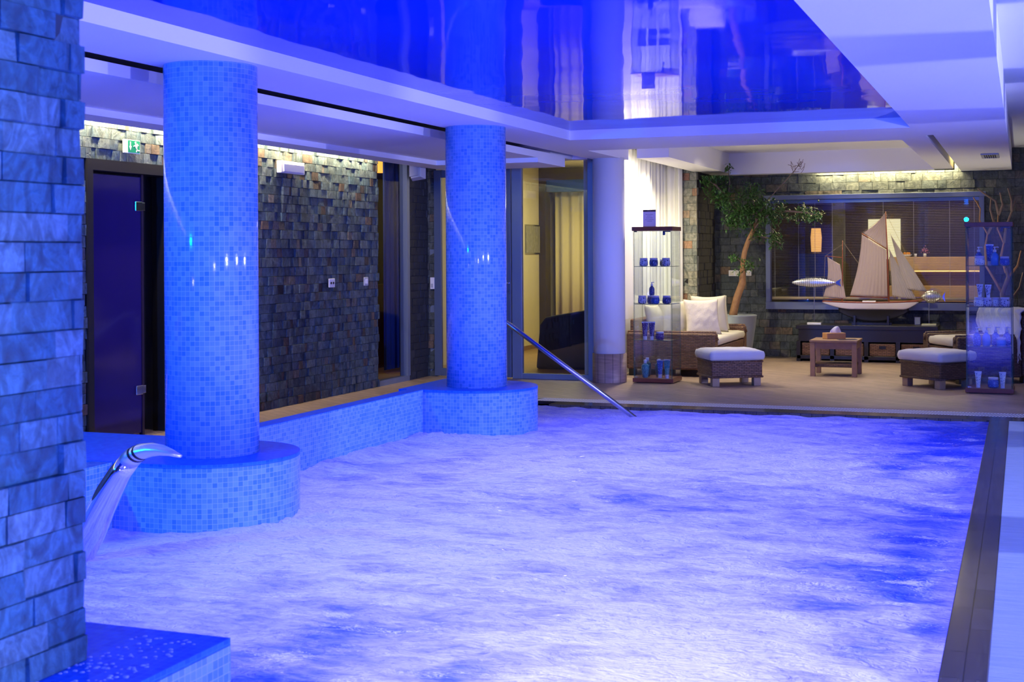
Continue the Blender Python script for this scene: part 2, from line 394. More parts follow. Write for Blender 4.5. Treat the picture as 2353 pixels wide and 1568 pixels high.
def dup(root, loc, rz=0.0, label=None, group=None, scale=None):
    r = root.copy(); COL.objects.link(r); r.location = loc; r.rotation_euler = (0, 0, rz)
    if label: r['label'] = label
    if group: r['group'] = group
    if scale: r.scale = (scale,) * 3
    for ch in root.children:
        c = ch.copy(); COL.objects.link(c); c.parent = r
        for g in ch.children:
            d = g.copy(); COL.objects.link(d); d.parent = c
    return r
def struct(name, mb, m, parent=None, **k):
    o = mb.build(name, m, parent, **k)
    if not parent: o['kind'] = 'structure'
    return o

def stones(origin, U, N_, width, z0, z1, rh, wr, depth, seed, mtl, name, holes=(), parent=None, kind='structure'):
    """split-face cladding: rows of stones of random length and projection on a vertical plane"""
    rng = random.Random(seed)
    bm = bmesh.new(); uvl = bm.loops.layers.uv.new('UVMap'); at = bm.verts.layers.float.new('rnd')
    O = Vector(origin); U = Vector(U); Nn = Vector(N_)
    z = z0
    while z < z1 - 1e-4:
        h = min(rh * rng.uniform(0.94, 1.06), z1 - z)
        u = -rng.uniform(0, wr[1])
        while u < width:
            wd = rng.uniform(*wr); a, b = max(u, 0), min(u + wd, width)
            u += wd
            if b - a < 0.004: continue
            segs = [(a, b)]
            for (h0, h1, k0, k1) in holes:
                if z + h * 0.5 > k0 and z + h * 0.5 < k1:
                    ns = []
                    for (p, q) in segs:
                        if q <= h0 or p >= h1: ns.append((p, q))
                        else:
                            if p < h0: ns.append((p, h0))
                            if q > h1: ns.append((h1, q))
                    segs = ns
            for (p, q) in segs:
                if q - p < 0.006: continue
                d = rng.uniform(*depth); r = rng.random(); e = 0.0022
                dd = [d + rng.uniform(-0.003, 0.003) for _ in range(4)]
                base = [O + U * x + Vector((0, 0, zz)) for x, zz in ((p, z), (q, z), (q, z + h), (p, z + h))]
                fr = [O + U * x + Vector((0, 0, zz)) + Nn * t for (x, zz), t in zip(((p + e, z + e), (q - e, z + e), (q - e, z + h - e), (p + e, z + h - e)), dd)]
                vb = [bm.verts.new(c) for c in base]; vf = [bm.verts.new(c) for c in fr]
                for v in vb + vf: v[at] = r
                bm.faces.new(vf)
                for i in range(4):
                    j = (i + 1) % 4; bm.faces.new([vb[i], vb[j], vf[j], vf[i]])
        z += h
    bmesh.ops.recalc_face_normals(bm, faces=bm.faces)
    me = bpy.data.meshes.new(name); bm.to_mesh(me); bm.free(); me.materials.append(mtl)
    # make the front faces look outward
    o = bpy.data.objects.new(name, me); COL.objects.link(o)
    if parent: o.parent = parent
    elif kind: o['kind'] = kind
    return o

# ================================================================ SETTING
ZS = 2.35      # soffit level
ZF = 2.435     # stretch film level
ZU = 2.62      # upper ceiling
# floors
b = MB(); b.box(-6.9, -4.41, -3.5, 13.8, -0.2, 0.0); b.box(-4.41, 4.0, 11.97, 13.8, -0.2, 0); b.box(-4.3, 4.0, 13.8, 17.8, -0.2, 0)
struct('floor', b, M_FLOOR)
struct('floor', MB().box(-7.4, -4.3, 13.8, 20.0, -0.2, 0.0), plank_mat('treatment_floor', (0.30, 0.18, 0.08), (0.36, 0.22, 0.10), (0.1, 0.06, 0.03), 0.9, 0.14, 0, 0.3))
struct('floor', MB().box(-4.3, 1.5, 17.8, 22.0, -0.2, 0.0), mat('reception_floor', (0.10, 0.07, 0.05), 0.4))
# ceiling slab and soffits
struct('ceiling', MB().box(-7.2, 4.0, -3.5, 22.0, ZU, ZU + 0.15), M_PLASTER)
b = MB()
b.box(-4.25, -3.71, -3.5, 11.25, ZS, ZU)
b.box(-4.25, -0.12, 11.25, 12.05, ZS, ZU)
b.box(-4.25, -0.775, 12.05, 12.47, ZS, ZU)
b.box(-4.25, -3.93, 12.47, 13.9, ZS, ZU)
b.box(-0.84, -0.12, -3.5, 11.25, ZS, ZU)
b.box(-1.0, -0.775, 12.47, 17.3, ZS, ZU)
b.box(-0.71, -0.12, 12.05, 17.6, ZS, ZU)
struct('ceiling', b, M_PLASTER, fixn=True)
b = MB(); b.box(-3.71, -0.84, -3.5, 11.25, ZF, ZF + 0.02)
struct('ceiling', b, M_FILM)['label'] = 'glossy blue stretch film ceiling panel'
# lounge beams
b = MB(); b.box(-3.85, -3.5, 13.95, 17.6, 2.37, ZU)
struct('ceiling', b, M_PLASTER)
struct('ceiling', MB().box(-3.5, -0.775, 17.08, 17.3, 2.35, ZU), M_PLASTER)
# hanging slab and bulkhead along the left wall
b = MB(); b.box(-5.76, -4.42, -3.5, 12.4, 2.295, 2.36); b.box(-5.76, -4.42, 12.4, 13.23, 2.25, 2.36); b.box(-5.76, -5.5, -3.5, 12.4, 2.25, 2.295)
b.box(-6.22, -5.76, -3.5, 13.75, 2.47, 2.53); b.box(-5.80, -5.76, -3.5, 12.6, 2.36, 2.5)
b.box(-6.2, -4.5, 13.0, 13.75, 2.36, 2.47)
struct('ceiling', b, M_PLASTER)
# beams above the hall on the right
b = MB()
b.box(0.75, 1.35, -3.5, 14, 2.50, ZU)
struct('ceiling', b, M_PLASTER)

# pool basin, rim, gutter
b = MB(); b.box(-4.41, 4.0, -3.5, 11.97, -1.5, -1.3)
b.box(-4.41, 4.0, 11.72, 11.97, -1.3, -0.03); b.box(-4.41, 4.0, -3.6, -3.5, -1.3, -0.02)
tag(b.build('pool_basin', M_MOS), kind='structure')
struct('pool_wall_left', MB().box(-4.41, -4.29, -3.5, 5.63, -1.3, 0.318), M_MOS)
struct('pool_wall_left', MB().box(-4.41, -4.29, 6.55, 9.39, -1.3, 0.318), M_MOS)
b = MB(); b.box(-0.26, -0.11, -3.5, 11.47, -1.3, 0.0); b.box(-4.0, 4.0, 11.47, 11.72, -1.3, 0.0)
tag(b.build('pool_rim', M_DTILE, bevel=0.004), kind='structure')
b = MB()
x = -4.25
while x < 4.0:
    b.prism([(x, 11.735), (x + 0.0125, 11.735), (x + 0.0625, 11.955), (x + 0.05, 11.955)], -0.0006, 0.0); x += 0.025
b.box(-4.3, 4, 11.725, 11.735, -0.0006, 0.0); b.box(-4.3, 4, 11.955, 11.965, -0.0006, 0.0)
tag(b.build('gutter_grate', mat('white_slat', (0.85, 0.86, 0.88), 0.4)), kind='structure')
tag(MB().box(-4.41, 4, 11.72, 11.97, -0.06, -0.0007).build('gutter_channel', M_BLACK), kind='structure')
b = MB(); b.box(-0.11, 0.44, -3.4, 11.47, -0.06, -0.003)
tag(b.build('overflow_grate', plank_mat('ribbed_white_grate', (0.52, 0.64, 0.66), (0.58, 0.68, 0.70), (0.22, 0.36, 0.55), 0.30, 0.0165, 0, 0.3, offset=0.0, mort=0.0028)), kind='structure')
MW2 = mat('calm_pool_water', (0.05, 0.2, 0.6), 0.04, bump=0.2, bscale=3)
tag(MB().box(0.44, 4.0, -3.4, 11.47, -0.05, -0.02).build('pool_water', MW2), 'calm water of the neighbouring pool beyond the white grate', 'water', kind='stuff')

# walls
stones((-6.2, -1.0, 0), (0, 1, 0), (1, 0, 0), 13.46, 0.0, 2.47, 0.080, (0.042, 0.115), (0.002, 0.026), 3, M_STONE, 'wall_left',
       holes=[(8.84, 9.86, -1, 2.04)])
b = MB(); b.box(-6.75, -6.2, -3.5, 7.84, 0, ZU); b.box(-6.75, -6.2, 8.86, 12.47, 0, ZU); b.box(-6.75, -6.2, 7.84, 8.86, 2.04, ZU)
b.box(-6.30, -6.2, 13.2, 13.85, 0, ZU); b.box(-7.4, -7.25, 12.3, 16.0, 0, ZU); b.box(-7.25, -6.75, 12.3, 12.4, 0, ZU)
struct('wall_left', b, mat('dark_slate_backing', (0.05, 0.055, 0.06), 0.7))
stones((-6.2, 13.2, 0), (0, 1, 0), (1, 0, 0), 0.55, 0.0, 2.36, 0.080, (0.06, 0.15), (0.0, 0.012), 7, mat('near_black_slate', (0.03, 0.033, 0.036), 0.6, bump=0.4, bscale=20), 'wall_left')
# far wall beside the glass doors
stones((-6.2, 13.72, 0), (1, 0, 0), (0, -1, 0), 0.11, 0.0, 2.36, 0.080, (0.06, 0.12), (0.0, 0.015), 9, M_STONEB, 'wall_far')
struct('wall_far', MB().box(-4.32, -4.20, 13.76, 15.0, 0, ZU), M_PLASTER)
struct('wall_far', MB().box(-6.2, -4.25, 13.73, 13.85, 2.36, ZU), M_PLASTER)
# wall behind the curtain
struct('wall_lounge_left', MB().box(-4.42, -4.32, 14.9, 17.8, 0, ZU), M_PLASTER)
# pier of slate at the back left corner
stones((-4.25, 16.6, 0), (1, 0, 0), (0, -1, 0), 0.44, 0.0, 2.45, 0.095, (0.10, 0.22), (0.002, 0.014), 12, stone_mat('slate_cladding_pier', [(0.0, (0.14, 0.16, 0.13)), (0.5, (0.22, 0.23, 0.18)), (0.8, (0.30, 0.28, 0.19)), (0.92, (0.36, 0.22, 0.12)), (1.0, (0.2, 0.1, 0.06))]), 'wall_pier')  # warm light on the pier front put into a lighter stone colour
stones((-3.81, 16.6, 0), (0, 1, 0), (1, 0, 0), 1.0, 0.0, 2.45, 0.095, (0.08, 0.2), (0.002, 0.02), 13, mat('rough_black_slate', (0.035, 0.035, 0.036), 0.7, bump=0.8, bscale=14), 'wall_pier')
struct('wall_pier', MB().box(-4.32, -3.81, 16.6, 17.6, 0, ZU), M_BLACK)
# back wall with window opening X -3.08..-0.49, Z 0.73..2.05
stones((-3.81, 17.6, 0), (1, 0, 0), (0, -1, 0), 5.0, 0.0, ZU, 0.098, (0.10, 0.24), (0.002, 0.016), 21, M_STONEB, 'wall_back',
       holes=[(0.70, 3.36, 0.66, 2.07)])
b = MB(); b.box(-4.3, -3.11, 17.6, 17.75, 0, ZU); b.box(-0.45, 4.0, 17.6, 17.75, 0, ZU); b.box(-3.11, -0.45, 17.6, 17.75, 0, 0.66); b.box(-3.11, -0.45, 17.6, 17.75, 2.07, ZU)
struct('wall_back', b, mat('slate_backing', (0.05, 0.05, 0.05), 0.8))
# hall on the right, wall behind the camera
struct('wall_right', MB().box(4.0, 4.15, -3.5, 22, 0, ZU), M_PLASTER)
struct('wall_front', MB().box(-6.9, 4.15, -3.7, -3.5, 0, ZU), mat('blue_lit_plaster', (0.7, 0.7, 0.75), 0.6))

# round columns
def column(name, label, x, y, z0, z1, r, m, skirt=None):
    o = MB().lathe([(r, z0), (r, z1)], n=72).build('shaft', m, smooth=False)
    t = thing(name, label, 'column', (x, y, 0)); o.parent = t
    for p in o.data.polygons: p.use_smooth = abs(p.normal.z) < 0.5
    if skirt:
        s = MB().lathe([(r + 0.012, z0), (r + 0.012, skirt), (r + 0.001, skirt)], n=72, cap=False).build('skirt', plank_mat('skirt_tile', (0.30, 0.20, 0.16), (0.36, 0.24, 0.19), (0.10, 0.07, 0.06), 0.085, 0.8, 0, 0.4, offset=0.0), t)
        for p in s.data.polygons: p.use_smooth = abs(p.normal.z) < 0.5
        s['label'] = 'brown tiled skirt'
    return t
column('mosaic_column', 'thick round column in pale blue mosaic nearest the camera, on the large ledge', -4.0, 6.09, 0.32, 2.36, 0.243, M_MOS)
column('mosaic_column', 'round blue mosaic column in the middle distance, on the ledge by the handrail', -4.02, 9.82, 0.32, 2.36, 0.238, M_MOS)
column('plaster_column', 'smooth white round column with brown tiled foot beside the curtain', -4.08, 13.66, 0, 2.36, 0.168, M_PLASTER, 0.305)
for y in (3.4, 6.9, 10.4):
    column('plaster_column', 'smooth white column of the hall at the right side', 1.05, y, 0, 2.5, 0.29, M_PLASTER)['group'] = 'columns of the right hall'

# ledges: walls in light mosaic, deep blue top (one thing each, top a part)
def stadium(cx, cy, r, xl, n=40):
    pts = [(xl, cy - r)]
    for i in range(n + 1):
        a = -PI / 2 + PI * i / n; pts.append((cx + r * math.cos(a), cy + r * math.sin(a)))
    pts.append((xl, cy + r)); return pts
def ledge(name, label, poly):
    t = thing(name, label, 'pool ledge')
    MB().prism(poly, -1.3, 0.30).build('ledge_wall', M_MOS, t)
    MB().prism(poly, 0.30, 0.32).build('ledge_top', M_MOSTOP, t)['label'] = 'deep blue top surface'
    MB().prism([(p[0], p[1]) for p in poly], 0.2995, 0.3005).build('edge_joint', M_WHITEP, t)
    return t
ledge('mosaic_ledge', 'rounded blue mosaic ledge under the nearest column', stadium(-4.0, 6.09, 0.455, -5.6))
ledge('mosaic_ledge', 'rounded blue mosaic ledge under the farther column', stadium(-4.0, 9.85, 0.45, -4.5))
ledge('mosaic_ledge', 'square blue mosaic ledge in the foreground below the stone pillar', [(-4.2, -3.4), (-2.01, -3.4), (-2.01, 3.14), (-4.2, 3.14)])
struct('trim_1', MB().box(-4.41, -4.29, 6.55, 9.39, 0.318, 0.322), M_MOSTOP)

# stone pillar in the foreground
t = thing('stone_pillar', 'big stone-clad pillar in the foreground at the left edge', 'pillar', (0, 0, 0))
MB().box(-3.2, -2.262, -0.5, 2.84, 0.32, ZU).build('core', mat('pillar_core', (0.05, 0.08, 0.1), 0.8), t)
stones((-2.262, -0.5, 0.32), (0, 1, 0), (1, 0, 0), 3.345, 0.0, 2.3, 0.0715, (0.09, 0.26), (0.002, 0.018), 31, M_STONEP, 'cladding', parent=t)
stones((-3.2, 2.84, 0.32), (1, 0, 0), (0, 1, 0), 0.94, 0.0, 2.3, 0.0715, (0.09, 0.26), (0.002, 0.012), 32, M_STONEP, 'cladding', parent=t)

# ================================================================ POOL WATER
def build_water():
    xs = np.arange(-4.30, -0.25, 0.021); xs[-1] = -0.255
    ys = np.concatenate([np.arange(-3.5, 2.6, 0.12), np.arange(2.6, 11.48, 0.019)])
    nx, ny = len(xs), len(ys)
    co = np.zeros((ny, nx, 3)); foam = np.zeros((ny, nx))
    nz = noise.noise
    for j, y in enumerate(ys):
        for i, x in enumerate(xs):
            # calm towards the lower left corner, rough elsewhere
            wx = x + 0.25 * nz((x * 1.1, y * 1.1, 3.3)); wy = y + 0.25 * nz((x * 1.1, y * 1.1, 9.1))
            h = 0.018 * nz((wx * 1.7, wy * 2.6, 0.0)) + 0.013 * nz((wx * 4.1, wy * 6.0, 5.0)) + 0.006 * nz((wx * 9, wy * 13, 7.0))
            h2 = 0.004 * nz((wx * 21, wy * 30, 2.0))
            jet = math.exp(-((x + 4.0) ** 2 / 0.25 + (y - 9.25) ** 2 / 0.05)) + 0.8 * math.exp(-((x + 3.55) ** 2 / 0.12 + (y - 6.0) ** 2 / 0.8)) + 0.7 * math.exp(-((x + 4.25) ** 2 / 0.02 + (y - 8.0) ** 2 / 1.8))
            h += jet * (0.02 + 0.035 * abs(nz((x * 8, y * 10, 1.0))) + 0.02 * abs(nz((x * 22, y * 26, 1.0))))
            amp = 0.45 + 0.55 * min(1, max(0, (y - 3.0) / 3.0))
            co[j, i] = (x, y, -0.022 + h * amp + h2)
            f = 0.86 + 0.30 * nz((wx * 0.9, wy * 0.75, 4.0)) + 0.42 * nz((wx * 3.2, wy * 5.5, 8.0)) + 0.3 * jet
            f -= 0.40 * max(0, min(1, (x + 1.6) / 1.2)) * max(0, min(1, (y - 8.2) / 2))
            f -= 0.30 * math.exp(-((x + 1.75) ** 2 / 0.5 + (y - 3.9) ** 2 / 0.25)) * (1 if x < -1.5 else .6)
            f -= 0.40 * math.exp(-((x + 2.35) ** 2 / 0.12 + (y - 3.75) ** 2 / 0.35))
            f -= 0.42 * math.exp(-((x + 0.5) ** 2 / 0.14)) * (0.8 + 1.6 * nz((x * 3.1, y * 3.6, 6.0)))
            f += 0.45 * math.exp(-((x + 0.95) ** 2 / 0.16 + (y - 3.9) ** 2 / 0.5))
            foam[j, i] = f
    me = bpy.data.meshes.new('pool_water')
    idx = np.arange(nx * ny).reshape(ny, nx)
    q = np.stack([idx[:-1, :-1], idx[:-1, 1:], idx[1:, 1:], idx[1:, :-1]], -1).reshape(-1, 4)
    me.vertices.add(nx * ny); me.vertices.foreach_set('co', co.reshape(-1))
    me.loops.add(q.size); me.loops.foreach_set('vertex_index', q.reshape(-1))
    me.polygons.add(len(q)); me.polygons.foreach_set('loop_start', np.arange(0, q.size, 4))
    me.polygons.foreach_set('use_smooth', [True] * len(q))
    me.update(calc_edges=True)
    a = me.attributes.new('foam', 'FLOAT', 'POINT'); a.data.foreach_set('value', foam.reshape(-1))
    return me
def water_mat():
    m, nt, b = newmat('whirlpool_water'); N = nt.nodes; L = nt.links
    at = N.new('ShaderNodeAttribute'); at.attribute_name = 'foam'
    tc = N.new('ShaderNodeTexCoord')
    n1 = N.new('ShaderNodeTexNoise'); n1.inputs['Scale'].default_value = 9; n1.inputs['Detail'].default_value = 7; n1.inputs['Distortion'].default_value = 0.8
    mp = N.new('ShaderNodeMapping'); mp.inputs['Scale'].default_value = (1, 2.1, 1); mp.inputs['Rotation'].default_value = (0, 0, -0.33); L.new(tc.outputs['Object'], mp.inputs['Vector'])
    L.new(mp.outputs[0], n1.inputs['Vector'])
    f = N.new('ShaderNodeMath'); f.operation = 'MULTIPLY_ADD'; f.inputs[1].default_value = 1.05
    s = N.new('ShaderNodeMath'); s.operation = 'SUBTRACT'; s.inputs[1].default_value = 0.5
    L.new(n1.outputs['Fac'], s.inputs[0]); L.new(s.outputs[0], f.inputs[0]); L.new(at.outputs['Fac'], f.inputs[2])
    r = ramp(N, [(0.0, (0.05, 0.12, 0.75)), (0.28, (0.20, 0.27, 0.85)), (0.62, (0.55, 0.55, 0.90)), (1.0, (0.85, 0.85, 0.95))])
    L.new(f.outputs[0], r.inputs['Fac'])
    # sparkle glints as white flecks and dark refraction lines, painted into the water colour
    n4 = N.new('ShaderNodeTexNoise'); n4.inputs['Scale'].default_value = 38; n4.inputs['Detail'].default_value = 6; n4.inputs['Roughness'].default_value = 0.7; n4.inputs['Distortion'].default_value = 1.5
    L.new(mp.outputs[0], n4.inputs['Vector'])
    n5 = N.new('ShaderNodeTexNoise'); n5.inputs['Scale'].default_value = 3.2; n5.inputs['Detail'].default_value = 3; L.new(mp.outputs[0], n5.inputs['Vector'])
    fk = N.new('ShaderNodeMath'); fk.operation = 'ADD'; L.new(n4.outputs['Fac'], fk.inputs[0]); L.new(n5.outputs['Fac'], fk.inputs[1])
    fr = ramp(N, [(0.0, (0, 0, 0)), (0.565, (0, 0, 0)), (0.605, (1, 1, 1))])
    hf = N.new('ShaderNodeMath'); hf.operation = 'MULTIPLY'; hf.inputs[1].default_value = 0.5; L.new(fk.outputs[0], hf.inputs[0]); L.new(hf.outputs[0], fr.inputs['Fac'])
    n6 = N.new('ShaderNodeTexNoise'); n6.inputs['Scale'].default_value = 7; n6.inputs['Detail'].default_value = 5; n6.inputs['Distortion'].default_value = 1.6; L.new(mp.outputs[0], n6.inputs['Vector'])
    vr = ramp(N, [(0.0, (1, 1, 1)), (0.478, (1, 1, 1)), (0.50, (0.42, 0.46, 0.8)), (0.522, (1, 1, 1))]); L.new(n6.outputs['Fac'], vr.inputs['Fac'])
    m1 = N.new('ShaderNodeMix'); m1.data_type = 'RGBA'; m1.blend_type = 'MULTIPLY'; m1.inputs['Factor'].default_value = 0.6
    L.new(r.outputs['Color'], m1.inputs['A']); L.new(vr.outputs['Color'], m1.inputs['B'])
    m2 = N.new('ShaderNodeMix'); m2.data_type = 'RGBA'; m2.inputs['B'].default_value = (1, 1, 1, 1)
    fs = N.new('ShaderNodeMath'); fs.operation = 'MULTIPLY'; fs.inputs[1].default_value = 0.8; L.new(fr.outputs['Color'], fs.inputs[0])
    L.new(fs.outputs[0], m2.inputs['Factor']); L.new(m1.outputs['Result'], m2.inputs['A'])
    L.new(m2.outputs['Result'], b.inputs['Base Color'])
    b.inputs['Roughness'].default_value = 0.05; b.inputs['IOR'].default_value = 1.33
    n2 = N.new('ShaderNodeTexNoise'); n2.inputs['Scale'].default_value = 17; n2.inputs['Detail'].default_value = 6; n2.inputs['Distortion'].default_value = 1.0
    L.new(mp.outputs[0], n2.inputs['Vector'])
    bp = N.new('ShaderNodeBump'); bp.inputs['Strength'].default_value = 0.8; bp.inputs['Distance'].default_value = 0.025
    n3 = N.new('ShaderNodeTexNoise'); n3.inputs['Scale'].default_value = 5.5; n3.inputs['Detail'].default_value = 4; n3.inputs['Distortion'].default_value = 2.2
    L.new(mp.outputs[0], n3.inputs['Vector'])
    rd = N.new('ShaderNodeMath'); rd.operation = 'SUBTRACT'; rd.inputs[1].default_value = 0.5; L.new(n3.outputs['Fac'], rd.inputs[0])
    ab = N.new('ShaderNodeMath'); ab.operation = 'ABSOLUTE'; L.new(rd.outputs[0], ab.inputs[0])
    hs = N.new('ShaderNodeMath'); hs.operation = 'MULTIPLY_ADD'; hs.inputs[1].default_value = -2.6; L.new(ab.outputs[0], hs.inputs[0]); L.new(n2.outputs['Fac'], hs.inputs[2])
    L.new(hs.outputs[0], bp.inputs['Height']); L.new(bp.outputs['Normal'], b.inputs['Normal'])
    t = N.new('ShaderNodeBsdfTranslucent'); L.new(m2.outputs['Result'], t.inputs['Color']); L.new(bp.outputs['Normal'], t.inputs['Normal'])
    x = N.new('ShaderNodeMixShader'); x.inputs[0].default_value = 0.5
    L.new(b.outputs[0], x.inputs[1]); L.new(t.outputs[0], x.inputs[2]); L.new(x.outputs[0], N['Material Output'].inputs['Surface'])
    return m
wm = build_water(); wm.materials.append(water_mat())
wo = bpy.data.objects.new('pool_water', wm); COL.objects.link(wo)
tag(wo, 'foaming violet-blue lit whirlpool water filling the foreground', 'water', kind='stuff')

# ================================================================ DOORS AND WINDOWS
def frame(mb, x0, x1, z0, z1, w_, y0, y1, axis='y'):
    """four bars round a rectangle; axis = the wall normal"""
    def bx(a, c, e, f):
        if axis == 'y': mb.box(a, c, y0, y1, e, f)
        else: mb.box(y0, y1, a, c, e, f)
    bx(x0, x0 + w_, z0, z1); bx(x1 - w_, x1, z0, z1); bx(x0 + w_, x1 - w_, z1 - w_, z1); bx(x0 + w_, x1 - w_, z0, z0 + w_)
# door_1: black framed sauna door of dark glass in the slate wall
d = thing('door_1', 'dark glass door in a black frame in the slate wall', 'door'); d['kind'] = 'structure'
b = MB(); b.box(-6.32, -6.165, 7.84, 7.90, 0, 2.05); b.box(-6.32, -6.165, 8.80, 8.86, 0, 2.05); b.box(-6.32, -6.165, 7.90, 8.80, 1.97, 2.05)
b.build('door_frame', M_BLACK, d)
MB().box(-6.26, -6.248, 7.92, 8.56, 0.02, 1.95).build('door_leaf', mat('dark_violet_glass', (0.02, 0.012, 0.10), 0.08, spec=0.3), d)
MB().box(-6.27, -6.24, 8.56, 8.585, 0.0, 1.97).build('door_post', mat('violet_black_post', (0.02, 0.01, 0.03), 0.3), d)
for z in (1.73, 0.345):
    hb = MB(); hb.box(-6.25, -6.225, 8.47, 8.55, z - 0.035, z + 0.035); hb.box(-6.262, -6.235, 8.55, 8.60, z - 0.03, z + 0.03)
    hb.build('hinge', M_CHROME, d, bevel=0.003)['label'] = 'chrome hinge'
tag(MB().box(-6.75, -6.70, 7.8, 8.9, 0, 2.1).build('wall_left', mat('cabin_dark', (0.004, 0.003, 0.003), 0.9)), kind='structure')

# window_1: tall glazed panel at the end of the slate wall
d = thing('window_1', 'tall narrow glazed panel at the end of the slate wall', 'window'); d['kind'] = 'structure'
b = MB(); b.box(-6.26, -6.18, 12.47, 13.19, 0, 0.055); b.box(-6.26, -6.17, 13.13, 13.19, 0.055, 2.36)
b.build('window_frame', M_ALU, d)
MB().grid(lambda u, v: Vector((-6.222, 12.47 + 0.66 * u, 0.055 + 2.305 * v)), 1, 1).build('pane', glass_mat('faint_glass', (0.9, 0.93, 0.95), 1.18), d)
b = MB()
b.grid(lambda u, v: Vector((-6.9 + 0.012 * math.sin(u * 34), 14.03 + 0.62 * u, 0.02 + 2.5 * v)), 60, 2)
cu = b.build('blind_curtain', mat('blue_curtain_cloth', (0.02, 0.08, 0.60), 0.8), smooth=True, solid=0.004)
tag(cu, 'dark blue curtain hanging behind the narrow glazed panel', 'curtain')
b = MB(); b.box(-7.249, -7.20, 13.6, 15.2, 0.0, 1.0); struct('trim_2', b, mat('brown_panel', (0.16, 0.07, 0.03), 0.6))
lp = thing('wall_lamp', 'glowing orange lamp seen behind the narrow glazed panel', 'lamp', (-7.13, 14.42, 2.33))
MB().box(-0.06, 0.05, -0.12, 0.10, 0, 0.13).build('lamp_shade', mat('orange_lamp_glow', (1, 0.5, 0.1), 0.6, emit=(1.0, 0.42, 0.06), es=1.6), lp, bevel=0.01)
MB().box(-0.1, -0.06, -0.14, 0.14, -0.02, 0.15).build('wall_plate', M_BLACK, lp)

# door_2: glazed aluminium door and side light in the far wall
d = thing('door_2', 'grey-blue aluminium framed glass door in the far wall', 'door'); d['kind'] = 'structure'
b = MB(); b.box(-6.175, -6.09, 13.72, 13.78, 0, 2.36); b.box(-5.20, -5.085, 13.72, 13.78, 0, 2.36); b.box(-6.09, -5.20, 13.72, 13.78, 2.30, 2.36)
b.box(-4.335, -4.27, 13.72, 13.78, 0, 2.38); b.box(-5.085, -4.335, 13.72, 13.78, 0, 0.06)
b.build('door_frame', M_ALU, d, bevel=0.004)
lf = MB(); frame(lf, -6.115, -5.205, 0.01, 2.29, 0.085, 13.70, 13.745)
leaf = lf.build('door_leaf', mat('dark_blue_frame_metal', (0.10, 0.14, 0.22), 0.35, 0.3), d, bevel=0.003)
MB().box(-6.03, -5.29, 13.72, 13.726, 0.095, 2.205).build('pane', M_GLASS, d)
MB().box(-5.085, -4.335, 13.748, 13.754, 0.06, 2.36).build('pane', M_GLASS, d)
b = MB(); b.tube([(-5.225, 13.70, 1.04), (-5.225, 13.66, 1.04), (-5.30, 13.655, 1.04)], 0.008); b.lathe([(0.014, 0), (0.014, 0.012)], M=Matrix.Translation((-5.225, 13.70, 1.04)) @ Matrix.Rotation(PI / 2, 4, 'X'))
b.lathe([(0.014, 0), (0.014, 0.01)], M=Matrix.Translation((-5.225, 13.70, 0.94)) @ Matrix.Rotation(PI / 2, 4, 'X'))
b.build('door_handle', M_CHROME, d)['label'] = 'chrome lever handle and lock'
# treatment room behind it
struct('wall_left', MB().box(-6.7, -6.55, 15.6, 18.4, 0, ZU), M_CREAM)
struct('wall_back', MB().box(-7.2, -4.32, 19.0, 19.15, 0, ZU), M_CREAM)
struct('wall_right', MB().box(-4.42, -4.33, 13.86, 14.9, 0, ZU), M_CREAM)
struct('wall_right', MB().box(-4.5, -4.43, 14.9, 19, 0, ZU), M_CREAM)
struct('trim_3', MB().box(-6.60, -6.45, 18.4, 18.62, 0, 2.4), mat('brown_black_post', (0.05, 0.04, 0.035), 0.5))
struct('trim_4', MB().box(-6.45, -5.4, 18.45, 18.60, 2.25, 2.42), mat('blue_lintel', (0.03, 0.09, 0.35), 0.5))  # blue light falling on the lintel is put into its base colour
struct('wall_left', MB().box(-6.7, -6.62, 14.3, 15.6, 0, ZU), M_CREAM)
struct('baseboard_left', MB().box(-6.55, -6.535, 15.6, 18.4, 0, 0.06), M_TEAK)
b = MB(); b.grid(lambda u, v: Vector((-6.42 + 1.0 * u, 18.75 + 0.025 * math.sin(u * 40), 0.003 + 2.4 * v)), 80, 2)
tag(b.build('cream_curtain', mat('cream_curtain_cloth', (0.75, 0.66, 0.38), 0.9), smooth=True, solid=0.005), 'cream curtain deep inside the room behind the glass door', 'curtain')
pt = thing('wall_picture', 'grey relief picture on the cream wall behind the glass door', 'picture', (-6.54, 17.8, 1.35))
MB().box(-0.012, 0.0, 0, 0.72, 0, 0.42).build('picture_frame', M_STEEL, pt)
MB().box(0.0, 0.006, 0.02, 0.70, 0.02, 0.40).build('picture_panel', mat('grey_relief', (0.28, 0.27, 0.22), 0.6, bump=0.8, bscale=18, var=0.4), pt)
ch = thing('lounge_chair', 'black high-backed lounge chair behind the glass door', 'chair', (-4.95, 15.0, 0), 0)
b = MB()
pr = [(-0.42, 0.0), (-0.37, 0.52), (-0.30, 0.61), (-0.20, 0.63), (0.45, 0.74), (0.45, 0.0)]
b.prism(pr, -0.06, 0.06, 'y'); b.build('backrest', mat('black_upholstery', (0.012, 0.012, 0.016), 0.8), ch, bevel=0.03)
MB().box(-0.38, 0.42, 0.06, 0.62, 0.12, 0.40).build('seat', MATS['black_upholstery'], ch, bevel=0.04)
MB().box(-0.36, 0.40, 0.04, 0.60, 0, 0.12).build('base', M_BLACK, ch)

